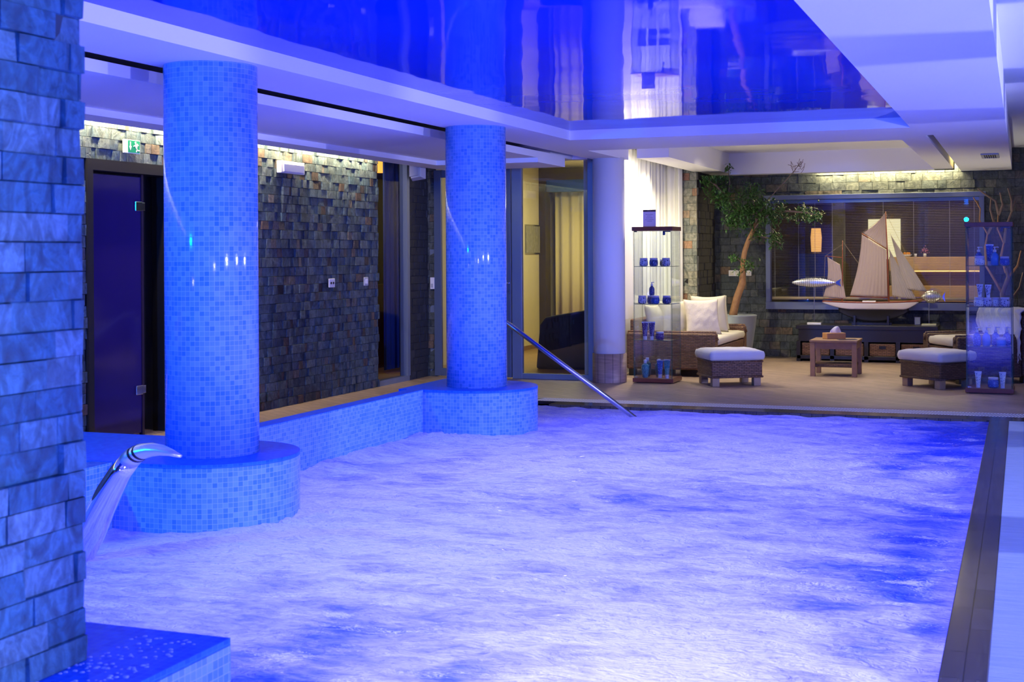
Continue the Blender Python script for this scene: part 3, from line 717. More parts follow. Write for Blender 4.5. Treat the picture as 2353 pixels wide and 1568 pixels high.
# window_2: wide window in the back wall with venetian blind
d = thing('window_2', 'wide window with venetian blind in the slate back wall', 'window'); d['kind'] = 'structure'
b = MB(); frame(b, -3.12, -0.44, 0.62, 2.09, 0.06, 17.52, 17.62); b.box(-3.14, -0.42, 17.49, 17.62, 2.03, 2.09); b.box(-3.12, -0.44, 17.50, 17.62, 0.62, 0.715)
b.build('window_frame', mat('blue_grey_window_metal', (0.16, 0.20, 0.28), 0.4, 0.2), d, bevel=0.004)
MB().box(-3.06, -0.50, 17.575, 17.581, 0.70, 2.04).build('pane', M_GLASS, d)
bl = thing('venetian_blind', 'beige venetian blind with open slats behind the window pane', 'blind', (-1.78, 17.62, 0))
sl = MB()
k = 0; z = 0.795
while z < 1.99:
    p = [Vector((0, -0.0085, z + 0.0012)), Vector((0, 0, z + 0.0028)), Vector((0, 0.0085, z + 0.0012))]
    vs_ = [[sl.bm.verts.new(q + Vector((x, 0, 0))) for q in p] for x in (-1.27, 1.27)]
    for i in range(2): sl.face([vs_[0][i], vs_[1][i], vs_[1][i + 1], vs_[0][i + 1]])
    z += 0.0205
sl.build('slats', mat('beige_slat', (0.50, 0.38, 0.20), 0.4), bl, solid=0.0008)
for x in (-1.235, -0.93, -0.72, -0.50, 0.13, 0.50, 0.93, 1.22):
    MB().tube([(x, -0.011, 0.75), (x, -0.011, 2.0)], 0.0022, 5).build('ladder_cord', mat('pale_cord', (0.7, 0.62, 0.5), 0.7), bl)
MB().tube([(-1.27, -0.015, 0.762), (1.27, -0.015, 0.762)], 0.022, 10).build('bottom_rail', mat('gold_brown_rail', (0.75, 0.50, 0.22), 0.35), bl)
MB().box(-1.28, 1.28, -0.02, 0.02, 1.985, 2.03).build('head_rail', M_ALU, bl)

# ---- reception room behind the window
struct('wall_reception_back', MB().box(-4.3, 1.5, 21.6, 21.75, 0, ZU), mat('reception_wall', (0.10, 0.07, 0.06), 0.7))
struct('wall_reception_left', MB().box(-4.3, -4.2, 17.75, 21.6, 0, ZU), mat('reception_dark', (0.03, 0.03, 0.05), 0.7))
struct('wall_reception_right', MB().box(1.4, 1.5, 17.75, 21.6, 0, ZU), MATS['reception_dark'])
c = thing('reception_counter', 'oak reception counter seen through the blind', 'counter', (-1.75, 19.5, 0))
MB().box(0, 2.3, 0, 0.35, 1.09, 1.28).build('raised_top', M_OAK, c, bevel=0.004)
MB().box(0.02, 2.3, 0.02, 0.3, 1.075, 1.088).build('light_strip', mat('warm_led', (1, 0.7, 0.3), 0.5, emit=(1.0, 0.55, 0.18), es=2.2), c)
MB().box(0.1, 2.3, 0.1, 0.6, 0.0, 1.07).build('front_panel', mat('dark_oak', (0.07, 0.035, 0.018), 0.4), c)
MB().box(0, 2.3, 0.0, 0.1, 0.66, 0.88).build('lower_board', M_OAK, c, bevel=0.004)
bw = thing('fruit_bowl', 'white bowl heaped with orange fruit on the reception counter', 'bowl', (-1.52, 19.6, 1.28))
MB().lathe([(0.02, 0), (0.04, 0.002), (0.075, 0.035), (0.07, 0.035), (0.035, 0.008)], n=20).build('bowl', M_WPLAST, bw, smooth=True)
for i in range(5):
    a = i * 1.26
    MB().lathe([(0.001, -0.022), (0.016, -0.016), (0.022, 0), (0.016, 0.016), (0.001, 0.022)], n=10, cx=0, cy=0, cap=False).build('orange', mat('orange_peel', (0.8, 0.3, 0.03), 0.5), None, smooth=True, loc=(-1.52 + 0.032 * math.cos(a), 19.6 + 0.032 * math.sin(a), 1.28 + 0.045))
for o in [o for o in bpy.data.objects if o.name.startswith('orange')]:
    tag(o, 'orange in the white bowl on the reception counter', 'fruit', 'oranges in the fruit bowl')
tag(MB().lathe([(0.014, 0), (0.02, 0.045), (0.017, 0.045), (0.012, 0.005)], n=16).build('paper_cup', M_WPLAST, smooth=True, loc=(-1.40, 19.6, 1.28)), 'small white cup on the reception counter', 'cup')
fl = thing('flower_vase', 'glass vase of pink flowers behind the reception counter', 'vase', (-1.28, 19.65, 1.28))
MB().lathe([(0.02, 0), (0.024, 0.03), (0.016, 0.05)], n=14).build('vase', M_WPLAST, fl, smooth=True)
rng = random.Random(4); b = MB()
for i in range(40):
    p = Vector((rng.gauss(0, 0.025), rng.gauss(0, 0.025), 0.09 + rng.gauss(0, 0.018)))
    b.lathe([(0.001, -0.008), (0.009, 0), (0.001, 0.008)], n=6, M=Matrix.Translation(p), cap=False)
tag(b.build('flowers', mat('pink_petals', (0.55, 0.18, 0.22), 0.6), fl, smooth=True), kind='stuff')
tag(MB().box(-2.24, -1.76, 21.5, 21.56, 1.24, 1.86).build('lit_panel', mat('lit_white_panel', (0.9, 0.85, 0.6), 0.6, emit=(1.0, 0.86, 0.52), es=0.9)), 'glowing cream wall panel on the reception back wall', 'wall light')
tag(MB().box(-2.68, -2.5, 20.6, 20.8, 0.0, ZU).build('slim_post', mat('olive_post', (0.22, 0.20, 0.11), 0.6, var=0.4, bscale=8)), 'olive green post in the reception room', 'post')
lp = thing('table_lamp', 'orange glowing lamp in the reception room left of the post', 'lamp', (-2.95, 20.9, 1.36))
MB().lathe([(0.075, 0), (0.085, 0.22), (0.07, 0.36)], n=20).build('lamp_shade', mat('amber_shade', (1, 0.6, 0.2), 0.6, emit=(1.0, 0.46, 0.12), es=1.0), lp, smooth=True)
MB().lathe([(0.06, -0.02), (0.015, 0.0), (0.015, 0.05)], n=14).build('base', M_BLACK, lp)
tag(MB().box(-3.2, -2.7, 20.7, 21.1, 0, 1.335).build('side_cabinet', mat('night_blue_lacquer', (0.02, 0.04, 0.2), 0.3), bevel=0.01), 'dark blue cabinet under the orange lamp in reception', 'cabinet')
tag(MB().box(-1.40, 0.2, 21.35, 21.59, 0, 2.0).build('wardrobe', mat('brown_wardrobe', (0.06, 0.032, 0.022), 0.5), bevel=0.005), 'dark brown wardrobe at the back of the reception room', 'wardrobe')

# ================================================================ WALL FITTINGS
# emergency exit sign
t = thing('exit_sign', 'green emergency exit sign with running man over the dark door', 'sign', (-6.165, 8.235, 2.115))
MB().box(0, 0.012, 0, 0.195, 0, 0.10).build('sign_board', mat('sign_white', (0.8, 0.85, 0.8), 0.4), t, bevel=0.002)
MB().box(0.012, 0.0135, 0.048, 0.19, 0.005, 0.095).build('green_field', mat('sign_green', (0.0, 0.22, 0.11), 0.4), t)
M_SW = MATS['sign_white']
def flat(polys, x0=0.0135, x1=0.0150):
    b = MB()
    for p in polys: b.prism(p, x0, x1, 'x')
    return b
flat([[(0.070, 0.05), (0.080, 0.05), (0.080, 0.085), (0.070, 0.085)], [(0.060, 0.052), (0.075, 0.022), (0.090, 0.052), (0.082, 0.052), (0.075, 0.040), (0.068, 0.052)]]).build('down_arrow', M_SW, t)
man = [[(0.140, 0.040), (0.128, 0.062), (0.138, 0.072), (0.158, 0.070), (0.160, 0.052), (0.150, 0.042)],
       [(0.128, 0.062), (0.112, 0.056), (0.110, 0.050), (0.132, 0.054)], [(0.156, 0.070), (0.170, 0.058), (0.175, 0.062), (0.160, 0.076)],
       [(0.140, 0.044), (0.150, 0.030), (0.142, 0.012), (0.149, 0.010), (0.160, 0.030), (0.152, 0.046)], [(0.150, 0.036), (0.172, 0.028), (0.186, 0.028), (0.186, 0.021), (0.168, 0.020), (0.148, 0.028)],
       [(0.136 + 0.009 * math.cos(a * PI / 6), 0.080 + 0.009 * math.sin(a * PI / 6)) for a in range(12)]]
flat(man).build('running_man', M_SW, t)
# emergency light
t = thing('emergency_light', 'white box-shaped emergency light on the slate wall under the light strip', 'light', (-6.17, 10.42, 2.085))
MB().box(0, 0.05, 0, 0.42, 0, 0.11).build('housing', M_WPLAST, t, bevel=0.008)
MB().box(0.05, 0.062, 0.03, 0.39, 0.01, 0.085).build('diffuser', mat('milky_diffuser', (0.75, 0.75, 0.85), 0.25), t, bevel=0.01)
# sockets
t = thing('wall_socket', 'white socket plate on the slate wall nearer the mosaic column', 'socket', (-6.175, 11.37, 1.045))
MB().box(0, 0.012, 0, 0.115, 0, 0.085).build('plate', M_WPLAST, t, bevel=0.005)
for y in (0.035, 0.08): MB().lathe([(0.012, 0), (0.012, 0.004)], n=14, M=Matrix.Translation((0.012, y, 0.042)) @ Matrix.Rotation(PI / 2, 4, 'Y')).build('button', M_BLACK, t)
t = thing('wall_switch', 'grey thermostat switch on the slate wall beside the glazed panel', 'switch', (-6.175, 12.10, 1.045))
MB().box(0, 0.012, 0, 0.09, 0, 0.085).build('plate', mat('grey_plastic', (0.45, 0.47, 0.5), 0.4), t, bevel=0.005)
MB().box(0.012, 0.018, 0.02, 0.07, 0.02, 0.065).build('rocker', M_WPLAST, t, bevel=0.003)
t = thing('door_intercom', 'slim white switch on the narrow slate strip beside the glass door', 'switch', (-6.16, 13.69, 0.97))
MB().box(0, 0.05, 0, 0.015, 0, 0.13).build('plate', M_WPLAST, t, bevel=0.003)
MB().box(0.012, 0.038, -0.006, 0.0, 0.02, 0.06).build('rocker', MATS['grey_plastic'], t, bevel=0.002)
t = thing('wall_switch', 'white double switch on the dark back wall left of the tree trunk', 'switch', (-3.615, 17.57, 1.045))
MB().box(0, 0.155, 0, 0.012, 0, 0.078).build('plate', M_WPLAST, t, bevel=0.004)
for x in (0.018, 0.085): MB().box(x, x + 0.052, -0.006, 0.0, 0.014, 0.064).build('rocker', mat('cream_rocker', (0.75, 0.72, 0.55), 0.4), t, bevel=0.003)
t = thing('wall_switch', 'white single switch on the dark back wall just right of the tree trunk', 'switch', (-3.385, 17.57, 1.05))
MB().box(0, 0.07, 0, 0.012, 0, 0.07).build('plate', M_WPLAST, t, bevel=0.004)
MB().box(0.014, 0.056, -0.006, 0, 0.012, 0.058).build('rocker', MATS['cream_rocker'], t, bevel=0.003)
# loudspeaker
t = thing('loudspeaker', 'small white loudspeaker hanging tilted under the ceiling beam', 'speaker', (-6.06, 13.15, 2.16))
M_ = Matrix.Rotation(-0.22, 4, 'X') @ Matrix.Rotation(-0.1, 4, 'Y')
b = MB(); b.prism([(-0.05, -0.06), (0.075, -0.08), (0.09, 0.03), (-0.08, 0.05)], 0, 0.19); 
for v in b.bm.verts: v.co = M_ @ v.co
b.build('cabinet', mat('speaker_white', (0.6, 0.6, 0.66), 0.5), t, bevel=0.006)
b = MB(); b.box(-0.045, 0.065, -0.086, -0.074, 0.015, 0.175)
for v in b.bm.verts: v.co = M_ @ Matrix.Rotation(-0.14, 4, 'Z') @ v.co
b.build('grille', mat('speaker_grille', (0.5, 0.5, 0.58), 0.7), t)
MB().tube([(0.01, 0.02, 0.17), (0.01, 0.02, 0.20)], 0.012).build('bracket', M_WPLAST, t)
# ceiling grille, ceiling speaker ring
t = thing('ceiling_vent', 'small square air grille in the white ceiling at the right', 'vent', (-0.40, 14.55, 2.342))
b = MB(); frame(b, 0, 0.175, 0, 0.6, 0.03, -0.006, 0.006)
for v in b.bm.verts: v.co = Vector((v.co.x, v.co.z, v.co.y))
b.build('vent_frame', mat('vent_grey', (0.4, 0.42, 0.45), 0.4), t)
MB().box(0.03, 0.145, 0.03, 0.57, 0.004, 0.008).build('backing', M_BLACK, t)
for i in range(5): MB().box(0.042 + i * 0.021, 0.049 + i * 0.021, 0.03, 0.57, -0.006, 0.002).build('slat', MATS['vent_grey'], t)
tag(MB().lathe([(0.10, 0), (0.095, -0.012), (0.085, -0.014), (0.083, -0.004), (0.02, -0.004)], n=36, cap=False).build('ceiling_spot', mat('spot_ring', (0.35, 0.36, 0.4), 0.35), smooth=True, loc=(-2.02, 15.6, ZU)), 'round recessed ceiling speaker ring above the lounge', 'ceiling fixture')

# ================================================================ POOL FITTINGS
# handrail
t = thing('handrail', 'slanting steel handrail running down into the pool beside the column', 'handrail', (0, 0, 0))
MB().tube([(-2.92, 10.95, -0.12), (-4.19, 11.0, 0.735), (-4.30, 11.0, 0.80), (-4.37, 11.0, 0.80), (-4.43, 11.0, 0.74), (-4.44, 11.0, 0.0)], 0.021, 16).build('rail', M_STEEL, t, smooth=True)
MB().lathe([(0.045, 0), (0.045, 0.012), (0.022, 0.014)], n=20).build('floor_flange', M_STEEL, t, loc=(-4.44, 11.0, 0))
# cobra water spout
t = thing('water_spout', 'curved chrome swan-neck water spout rising beside the stone pillar', 'water spout', (0, 0, 0))
Y0 = 5.0
pth = [(-4.14, -0.12), (-4.02, -0.05), (-3.928, 0.105), (-3.875, 0.215), (-3.816, 0.313), (-3.76, 0.395), (-3.715, 0.447)]
MB().tube([(x, Y0, z) for x, z in pth], [0.055, 0.056, 0.057, 0.056, 0.052, 0.046, 0.040], 24, flat=(1.5, 1.0)).build('neck', M_CHROME, t, smooth=True)
hd = [(-3.715, 0.447), (-3.69, 0.470), (-3.65, 0.490), (-3.60, 0.500), (-3.55, 0.500), (-3.50, 0.492), (-3.448, 0.478)]
MB().tube([(x, Y0, z) for x, z in hd], [0.041, 0.040, 0.036, 0.031, 0.024, 0.016, 0.007], 24, flat=(1.6, 1.0)).build('nozzle', mat('satin_steel', (0.85, 0.85, 0.82), 0.3, 0.75), t, smooth=True)
for q, r in (((-3.676, 0.477), 0.0395), ((-3.655, 0.487), 0.0375)):
    MB().tube([(q[0] - 0.005, Y0, q[1] - 0.003), (q[0] + 0.005, Y0, q[1] + 0.003)], r, 24, flat=(1.6, 1.0)).build('ring', M_BLACK, t)

# ================================================================ LOUNGE FURNITURE
def rbox(x0, x1, y0, y1, z0, z1): return MB().box(x0, x1, y0, y1, z0, z1)
def cushion_mb(w_, d_, h_, puff=0.5, n=14, sag=0.0, corner=0.0):
    """soft box cushion centred in x,y with z from 0"""
    b = MB()
    def side(sgn):
        def f(u, v):
            a = 2 * u - 1; c = 2 * v - 1
            e = ((1 - abs(a) ** 6) * (1 - abs(c) ** 6)) ** 0.35
            x = a * w_ / 2 * (1 - corner * (1 - c * c)); y = c * d_ / 2 * (1 - corner * (1 - a * a))
            z = h_ / 2 + sgn * h_ / 2 * (1 - puff + puff * e) 
            z += 0.006 * noise.noise((x * 9, y * 9, sgn * 3.0)) + (sag * (a * a) if sgn > 0 else 0)
            return Vector((x, y, z))
        return f
    b.grid(side(1), n, n); b.grid(side(-1), n, n)
    # close the rim
    def rim(u, v):
        t = u * 4; k = int(t) % 4; q = t - int(t)
        a, c = [(2 * q - 1, -1), (1, 2 * q - 1), (1 - 2 * q, 1), (-1, 1 - 2 * q)][k]
        e0 = side(-1)((a + 1) / 2, (c + 1) / 2); e1 = side(1)((a + 1) / 2, (c + 1) / 2)
        p = e0.lerp(e1, v); bul = 0.010 * math.sin(v * PI)
        return p + Vector((a * bul, c * bul, 0))
    b.grid(rim, 4 * n, 4)
    return b
def pillow_mb(s_=0.44, th=0.15, n=16, seed=0, zig=False):
    """scatter cushion standing in the xz plane, thickness along y, z from 0"""
    b = MB()
    def side(sg):
        def f(u, v):
            a = 2 * u - 1; c = 2 * v - 1
            pinch = 0.10
            x = a * s_ / 2 * (1 - pinch * (1 - c * c)); z = s_ / 2 + c * s_ / 2 * (1 - pinch * (1 - a * a))
            t = th / 2 * ((1 - a * a) * (1 - c * c)) ** 0.42
            t += 0.012 * noise.noise((x * 7 + seed, z * 7, sg)) * (1 - a ** 4) * (1 - c ** 4)
            if zig and sg < 0: t += 0.005 * (1 if (z * 9 + abs(((x * 9) % 1.0) - 0.5) * 1.3) % 1.0 > 0.6 else 0) * (1 - a ** 6) * (1 - c ** 6)
            return Vector((x, sg * t, z))
        return f
    b.grid(side(1), n, n); b.grid(side(-1), n, n)
    return b
def foot_block(mb, x, y, h, s_=0.075): mb.box(x - s_ / 2, x + s_ / 2, y - s_ / 2, y + s_ / 2, 0, h)

def make_ottoman(name, label, loc, rz, w_, d_, wick):
    t = thing(name, label, 'ottoman', loc, rz, None)
    b = MB(); b.box(-w_ / 2, w_ / 2, -d_ / 2, d_ / 2, 0.085, 0.255)
    b.build('wicker_body', wick, t, bevel=0.012)
    for x in (-1, 1):
        for y in (-1, 1):
            f = MB(); foot_block(f, x * (w_ / 2 - 0.05), y * (d_ / 2 - 0.05), 0.088)
            f.build('leg', M_BLOCKW, t, bevel=0.004)
    for z in (0.095, 0.25):
        r = MB(); r.tube([(-w_ / 2, -d_ / 2, z), (w_ / 2, -d_ / 2, z), (w_ / 2, d_ / 2, z), (-w_ / 2, d_ / 2, z), (-w_ / 2, -d_ / 2, z)], 0.011, 8)
        r.build('braided_edge', wick, t, smooth=True)
    c = cushion_mb(w_ + 0.02, d_ + 0.02, 0.122, 0.33, sag=-0.0)
    o = c.build('cushion', M_CLOTHG, t, smooth=True, loc=(0, 0, 0.25), weld=True)
    p = MB(); n = 24; hw, hd = (w_ + 0.03) / 2, (d_ + 0.03) / 2
    p.tube([(-hw, -hd, 0.30), (hw, -hd, 0.30), (hw, hd, 0.30), (-hw, hd, 0.30), (-hw, -hd, 0.30)], 0.004, 6)
    p.build('piping', M_CLOTHG, o, smooth=True).location = (0, 0, -0.25)
    return t
make_ottoman('wicker_ottoman', 'wicker ottoman with grey cushion in front of the sofa', (-2.83, 13.775, 0), math.radians(31), 0.54, 0.46, M_WICK)
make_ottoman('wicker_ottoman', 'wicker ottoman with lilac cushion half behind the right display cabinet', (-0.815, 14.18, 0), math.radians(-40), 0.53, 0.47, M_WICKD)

# wicker love seat facing right
t = thing('wicker_sofa', 'wicker love seat with white seat cushion against the curtain', 'sofa', (-3.6, 15.3, 0))
X0, X1, Y0s, Y1s = -0.52, 0.48, -0.86, 0.92
rbox(X0, X1, Y0s, Y0s + 0.15, 0.075, 0.475).build('arm', M_WICK, t, bevel=0.02)
rbox(X0, X1, Y1s - 0.15, Y1s, 0.075, 0.475).build('arm', M_WICK, t, bevel=0.02)
rbox(X0, X0 + 0.14, Y0s + 0.15, Y1s - 0.15, 0.075, 0.62).build('backrest', M_WICK, t, bevel=0.02)
rbox(X0 + 0.14, X1 - 0.01, Y0s + 0.15, Y1s - 0.15, 0.075, 0.325).build('seat_base', M_WICK, t, bevel=0.01)
cushion_mb(0.83, Y1s - Y0s - 0.31, 0.11, 0.3).build('seat_cushion', mat('cream_cushion_cloth', (0.60, 0.56, 0.44), 0.9, bump=0.2, bscale=30), t, smooth=True, loc=(0.06, (Y0s + Y1s) / 2, 0.325), weld=True)
for x in (X0 + 0.06, X1 - 0.06):
    for y in (Y0s + 0.06, Y1s - 0.06):
        f = MB(); foot_block(f, x, y, 0.077); f.build('leg', M_BLACK, t)
for y in (Y0s + 0.075, Y1s - 0.075):
    r = MB(); r.tube([(X0, y, 0.478), (X1 - 0.01, y, 0.478), (X1 + 0.004, y, 0.40)], 0.02, 8)
    r.build('braided_edge', M_WICK, t, smooth=True)
def pillow(label, loc, rz, tilt, s_=0.42, m=None, zig=False, seed=0):
    o = pillow_mb(s_, 0.15, 20, seed, zig).build('scatter_cushion', m or MATS['cream_cushion_cloth'], None, smooth=True, weld=True)
    o.location = loc; o.rotation_euler = (tilt, 0, rz)
    return tag(o, label, 'cushion', None)
pillow('cream cushion leaning on the near arm, seen through the left display cabinet', (-3.83, 14.80, 0.43), 1.25, -0.25, 0.36, seed=1)
pillow('plain cream cushion between the cabinet glass and the zigzag cushion', (-3.66, 14.92, 0.43), 0.75, -0.28, 0.40, seed=2)
pillow('white cushion with zigzag pattern on the wicker love seat', (-3.36, 14.96, 0.43), 0.55, -0.30, 0.42, mat('white_zigzag_cloth', (0.66, 0.60, 0.50), 0.9, bump=0.3, bscale=60), True, seed=3)
pillow('cream cushion with pointed corner rising behind the zigzag cushion', (-3.38, 15.42, 0.43), 0.60, -0.22, 0.44, seed=4)
pillow('cream cushion at the far end of the love seat next to the plant pot', (-3.42, 15.80, 0.43), 0.75, -0.18, 0.42, seed=5)

# armchair at the right with throw
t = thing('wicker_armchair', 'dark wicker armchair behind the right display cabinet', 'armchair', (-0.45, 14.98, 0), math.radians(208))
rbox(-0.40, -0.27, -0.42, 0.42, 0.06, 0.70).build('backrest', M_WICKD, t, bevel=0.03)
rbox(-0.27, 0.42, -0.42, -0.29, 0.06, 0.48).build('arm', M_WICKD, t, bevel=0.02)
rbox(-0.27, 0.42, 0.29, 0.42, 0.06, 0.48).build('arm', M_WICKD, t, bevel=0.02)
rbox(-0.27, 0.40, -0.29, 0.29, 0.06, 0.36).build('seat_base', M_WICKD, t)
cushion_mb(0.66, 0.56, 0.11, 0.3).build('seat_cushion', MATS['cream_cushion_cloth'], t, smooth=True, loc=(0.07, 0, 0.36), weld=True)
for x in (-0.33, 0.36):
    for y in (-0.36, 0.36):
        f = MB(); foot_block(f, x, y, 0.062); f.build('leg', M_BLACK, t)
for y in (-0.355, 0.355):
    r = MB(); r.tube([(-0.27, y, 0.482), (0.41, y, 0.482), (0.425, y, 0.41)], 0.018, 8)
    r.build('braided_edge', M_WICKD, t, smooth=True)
rng = random.Random(8)
def throw_fn(u, v):
    # drapes over the back: v runs from the rear hem, over the top, to the seat side hem
    y = -0.46 + 0.92 * u
    s_ = v * 1.02
    hem = 0.10 * math.sin(u * 9) + 0.05 * math.sin(u * 23)
    if s_ < 0.42: p = (-0.425, 0.715 - (0.42 - s_) * (0.75 + 0.4 * hem))
    elif s_ < 0.62: a = (s_ - 0.42) / 0.20 * PI; p = (-0.335 - 0.09 * math.cos(a), 0.715 + 0.045 * math.sin(a))
    else: p = (-0.245, 0.715 - (s_ - 0.62) * (1.0 + hem))
    w_ = 0.026 * math.sin(y * 34 + 4 * math.sin(v * 5)) + 0.030 * noise.noise((y * 8, v * 6, 2)) + 0.012 * noise.noise((y * 25, v * 20, 4))
    off = 1 if s_ > 0.52 else -1
    return Vector((p[0] + off * abs(w_), y, p[1] + 0.3 * w_))
tt = thing('throw_blanket', 'white fringed throw draped over the back of the right armchair', 'blanket', (-0.45, 14.98, 0), math.radians(208))
b = MB(); b.grid(throw_fn, 70, 50)
b.build('blanket', mat('white_wool', (0.72, 0.74, 0.74), 0.95, bump=0.8, bscale=45), tt, smooth=True, solid=0.012)
b = MB()
for i in range(60):
    u = i / 59
    for v in (0.0, 1.0):
        p = throw_fn(u, v); b.tube([p, p + Vector((rng.uniform(-.004, .004), rng.uniform(-.006, .006), -0.035)), p + Vector((rng.uniform(-.006, .006), rng.uniform(-.01, .01), -0.07))], 0.0028, 4)
for i in range(26):
    z = 0.36 + i * 0.0135; b.tube([(-0.43, -0.46, z), (-0.435, -0.478, z - 0.02), (-0.43, -0.486, z - 0.045)], 0.0026, 4)
tag(b.build('fringe', MATS['white_wool'], tt), kind='stuff')

# coffee table
t = thing('coffee_table', 'small square weathered wood coffee table in the middle of the lounge', 'table', (-1.93, 15.16, 0))
rbox(-0.255, 0.255, -0.255, 0.255, 0.372, 0.396).build('tabletop', M_TEAK, t, bevel=0.004)
ap = MB(); frame(ap, -0.235, 0.235, -0.235, 0.235, 0.022, 0.30, 0.372)
for v in ap.bm.verts: v.co = Vector((v.co.x, v.co.z, v.co.y))
ap.build('apron', M_TEAK, t)
for x in (-0.222, 0.222):
    for y in (-0.222, 0.222): rbox(x - 0.026, x + 0.026, y - 0.026, y + 0.026, 0, 0.372).build('leg', M_TEAK, t, bevel=0.003)
rbox(-0.215, 0.215, -0.215, 0.215, 0.10, 0.138).build('wicker_shelf', M_WICKD, t, bevel=0.006)
t = thing('tissue_box', 'wooden tissue box with a white tissue sticking out on the coffee table', 'tissue box', (-1.96, 15.22, 0.396), 0.55)
rbox(-0.11, 0.11, -0.065, 0.065, 0, 0.066).build('box', mat('honey_wood', (0.48, 0.24, 0.09), 0.45, var=0.15), t, bevel=0.004)
b = MB()
b.grid(lambda u, v: Vector((-0.045 + 0.10 * u + 0.05 * v * v, 0.014 * math.sin(u * 7 + v * 2), 0.062 + v * (0.085 - 0.05 * (u - 0.35) ** 2 * 4 - 0.03 * u))), 14, 10)
b.build('tissue', mat('tissue_paper', (0.85, 0.86, 0.88), 0.9), t, smooth=True, solid=0.003)
t = thing('magazine', 'dark magazine lying flat on the coffee table right of the tissue box', 'magazine', (-1.80, 15.06, 0.396), 0.3)
rbox(-0.10, 0.10, -0.075, 0.075, 0, 0.004).build('pages', mat('magazine_pages', (0.3, 0.28, 0.28), 0.5), t)
rbox(-0.101, 0.101, -0.076, 0.076, 0.004, 0.0055).build('cover', mat('dark_cover', (0.04, 0.03, 0.04), 0.25), t)

# long dark sideboard with baskets under the window
t = thing('sideboard', 'long black sideboard with wicker baskets below the window', 'sideboard', (-1.80, 17.2, 0))
rbox(-0.85, 0.84, -0.24, 0.24, 0.40, 0.452).build('top_board', M_DARKW, t, bevel=0.004)
rbox(-0.82, 0.81, -0.22, 0.23, 0.25, 0.40).build('drawer_case', M_DARKW, t)
rbox(-0.84, 0.83, -0.23, 0.23, 0.03, 0.075).build('bottom_shelf', M_DARKW, t, bevel=0.003)
for x in (-0.82, -0.41, 0.0, 0.375, 0.80): rbox(x - 0.025, x + 0.025, -0.23, 0.23, 0.0, 0.25).build('upright', M_DARKW, t)
rbox(-0.82, 0.81, 0.215, 0.225, 0.075, 0.25).build('back_panel', M_DARKW, t)
for i, (a, c) in enumerate([(-0.785, -0.445), (-0.375, -0.035), (0.035, 0.345), (0.41, 0.765)]):
    s_ = thing('storage_basket', ['wicker basket in the leftmost compartment of the black sideboard', 'wicker basket behind the coffee table, second compartment from the left of the sideboard', 'wicker basket with dark grip just right of the coffee table', 'wicker basket in the rightmost compartment of the sideboard, behind the armchair'][i], 'basket', (-1.80 + (a + c) / 2, 17.2, 0.075), 0, 'baskets in the sideboard')
    hw = (c - a) / 2
    rbox(-hw, hw, -0.20, 0.18, 0.0, 0.155).build('basket_body', M_WICK, s_, bevel=0.01)
    rbox(-0.04, 0.04, -0.206, -0.198, 0.09, 0.125).build('grip_hole', M_BLACK, s_)

# model sailing ship
YS = 17.15
t = thing('model_ship', 'model sailing ship with taupe sails on the sideboard', 'model ship', (-1.76, YS, 0.452))
def W(x, z, y=0.0): return Vector((x + 1.76, y, z - 0.452))
XL, XR = -2.345, -1.195
def hull_pt(u, v):      # u along, v 0 keel .. 1 deck, returns half breadth and z
    x = XL + (XR - XL) * u
    deck = 0.735 - 0.014 * math.sin(PI * u) + 0.006 * (u ** 2)
    wl = 0.66
    belly = max(0.0, math.sin(PI * min(1, max(0, u * 0.92 + 0.06)))) ** 0.6
    hb = 0.085 * belly
    return x, deck, wl, hb
def hull_fn(zlo, zhi, sgn):
    def f(u, v):
        x, deck, wl, hb = hull_pt(u, v)
        # overhangs: bow and stern rise away from the water line
        k0 = max(0.0, 1 - u / 0.30); k1 = max(0.0, (u - 0.86) / 0.14)
        bottom = 0.645 + (deck - 0.645) * (k0 ** 1.6 + k1 ** 1.3) * 0.92
        z = bottom + (deck - bottom) * v
        return W(x, z, sgn * hb * (0.72 + 0.28 * v ** 0.6))
    return f
b = MB(); b.grid(hull_fn(0, 1, 1), 40, 6); b.grid(hull_fn(0, 1, -1), 40, 6)
b.build('hull', mat('white_hull_paint', (0.74, 0.68, 0.62), 0.35), t, smooth=True, weld=True, solid=0.004)
b = MB()
for sgn in (1, -1):
    b.grid(lambda u, v: (lambda p: Vector((p.x, p.y * 1.04, p.z + v * 0.014)))(hull_fn(0, 1, sgn)(u, 1.0)), 40, 1)
b.build('gunwale', mat('mahogany', (0.24, 0.06, 0.03), 0.35), t, smooth=True, solid=0.005)
b = MB(); b.grid(lambda u, v: (lambda p: Vector((p.x, p.y * (2 * v - 1), p.z + 0.004)))(hull_fn(0, 1, 1)(u, 1.0)), 40, 4)
b.build('deck', mat('deck_planks', (0.42, 0.26, 0.12), 0.5), t)
b = MB()
def keel_fn(sgn):
    def f(u, v):
        x = -2.15 + 0.84 * u; top = 0.660
        z = top - (0.17 * math.sin(PI * min(1, u * 0.95 + 0.03)) ** 0.7 + 0.005) * (1 - v)
        return W(x, z, sgn * (0.012 + 0.05 * v ** 2 * math.sin(PI * u)))
    return f
b.grid(keel_fn(1), 30, 6); b.grid(keel_fn(-1), 30, 6)
b.build('keel', mat('black_antifouling', (0.01, 0.01, 0.012), 0.5), t, smooth=True, weld=True, solid=0.004)
for x in (-1.95, -1.55): MB().box(x - 0.012 + 1.76, x + 0.012 + 1.76, -0.07, 0.07, 0.0, 0.115).build('cradle_foot', M_DARKW, t)
b = MB(); b.box(-1.99 + 1.76, -1.51 + 1.76, -0.02, 0.02, 0, 0.03); b.build('cradle_beam', M_DARKW, t)
MAH = MATS['mahogany']
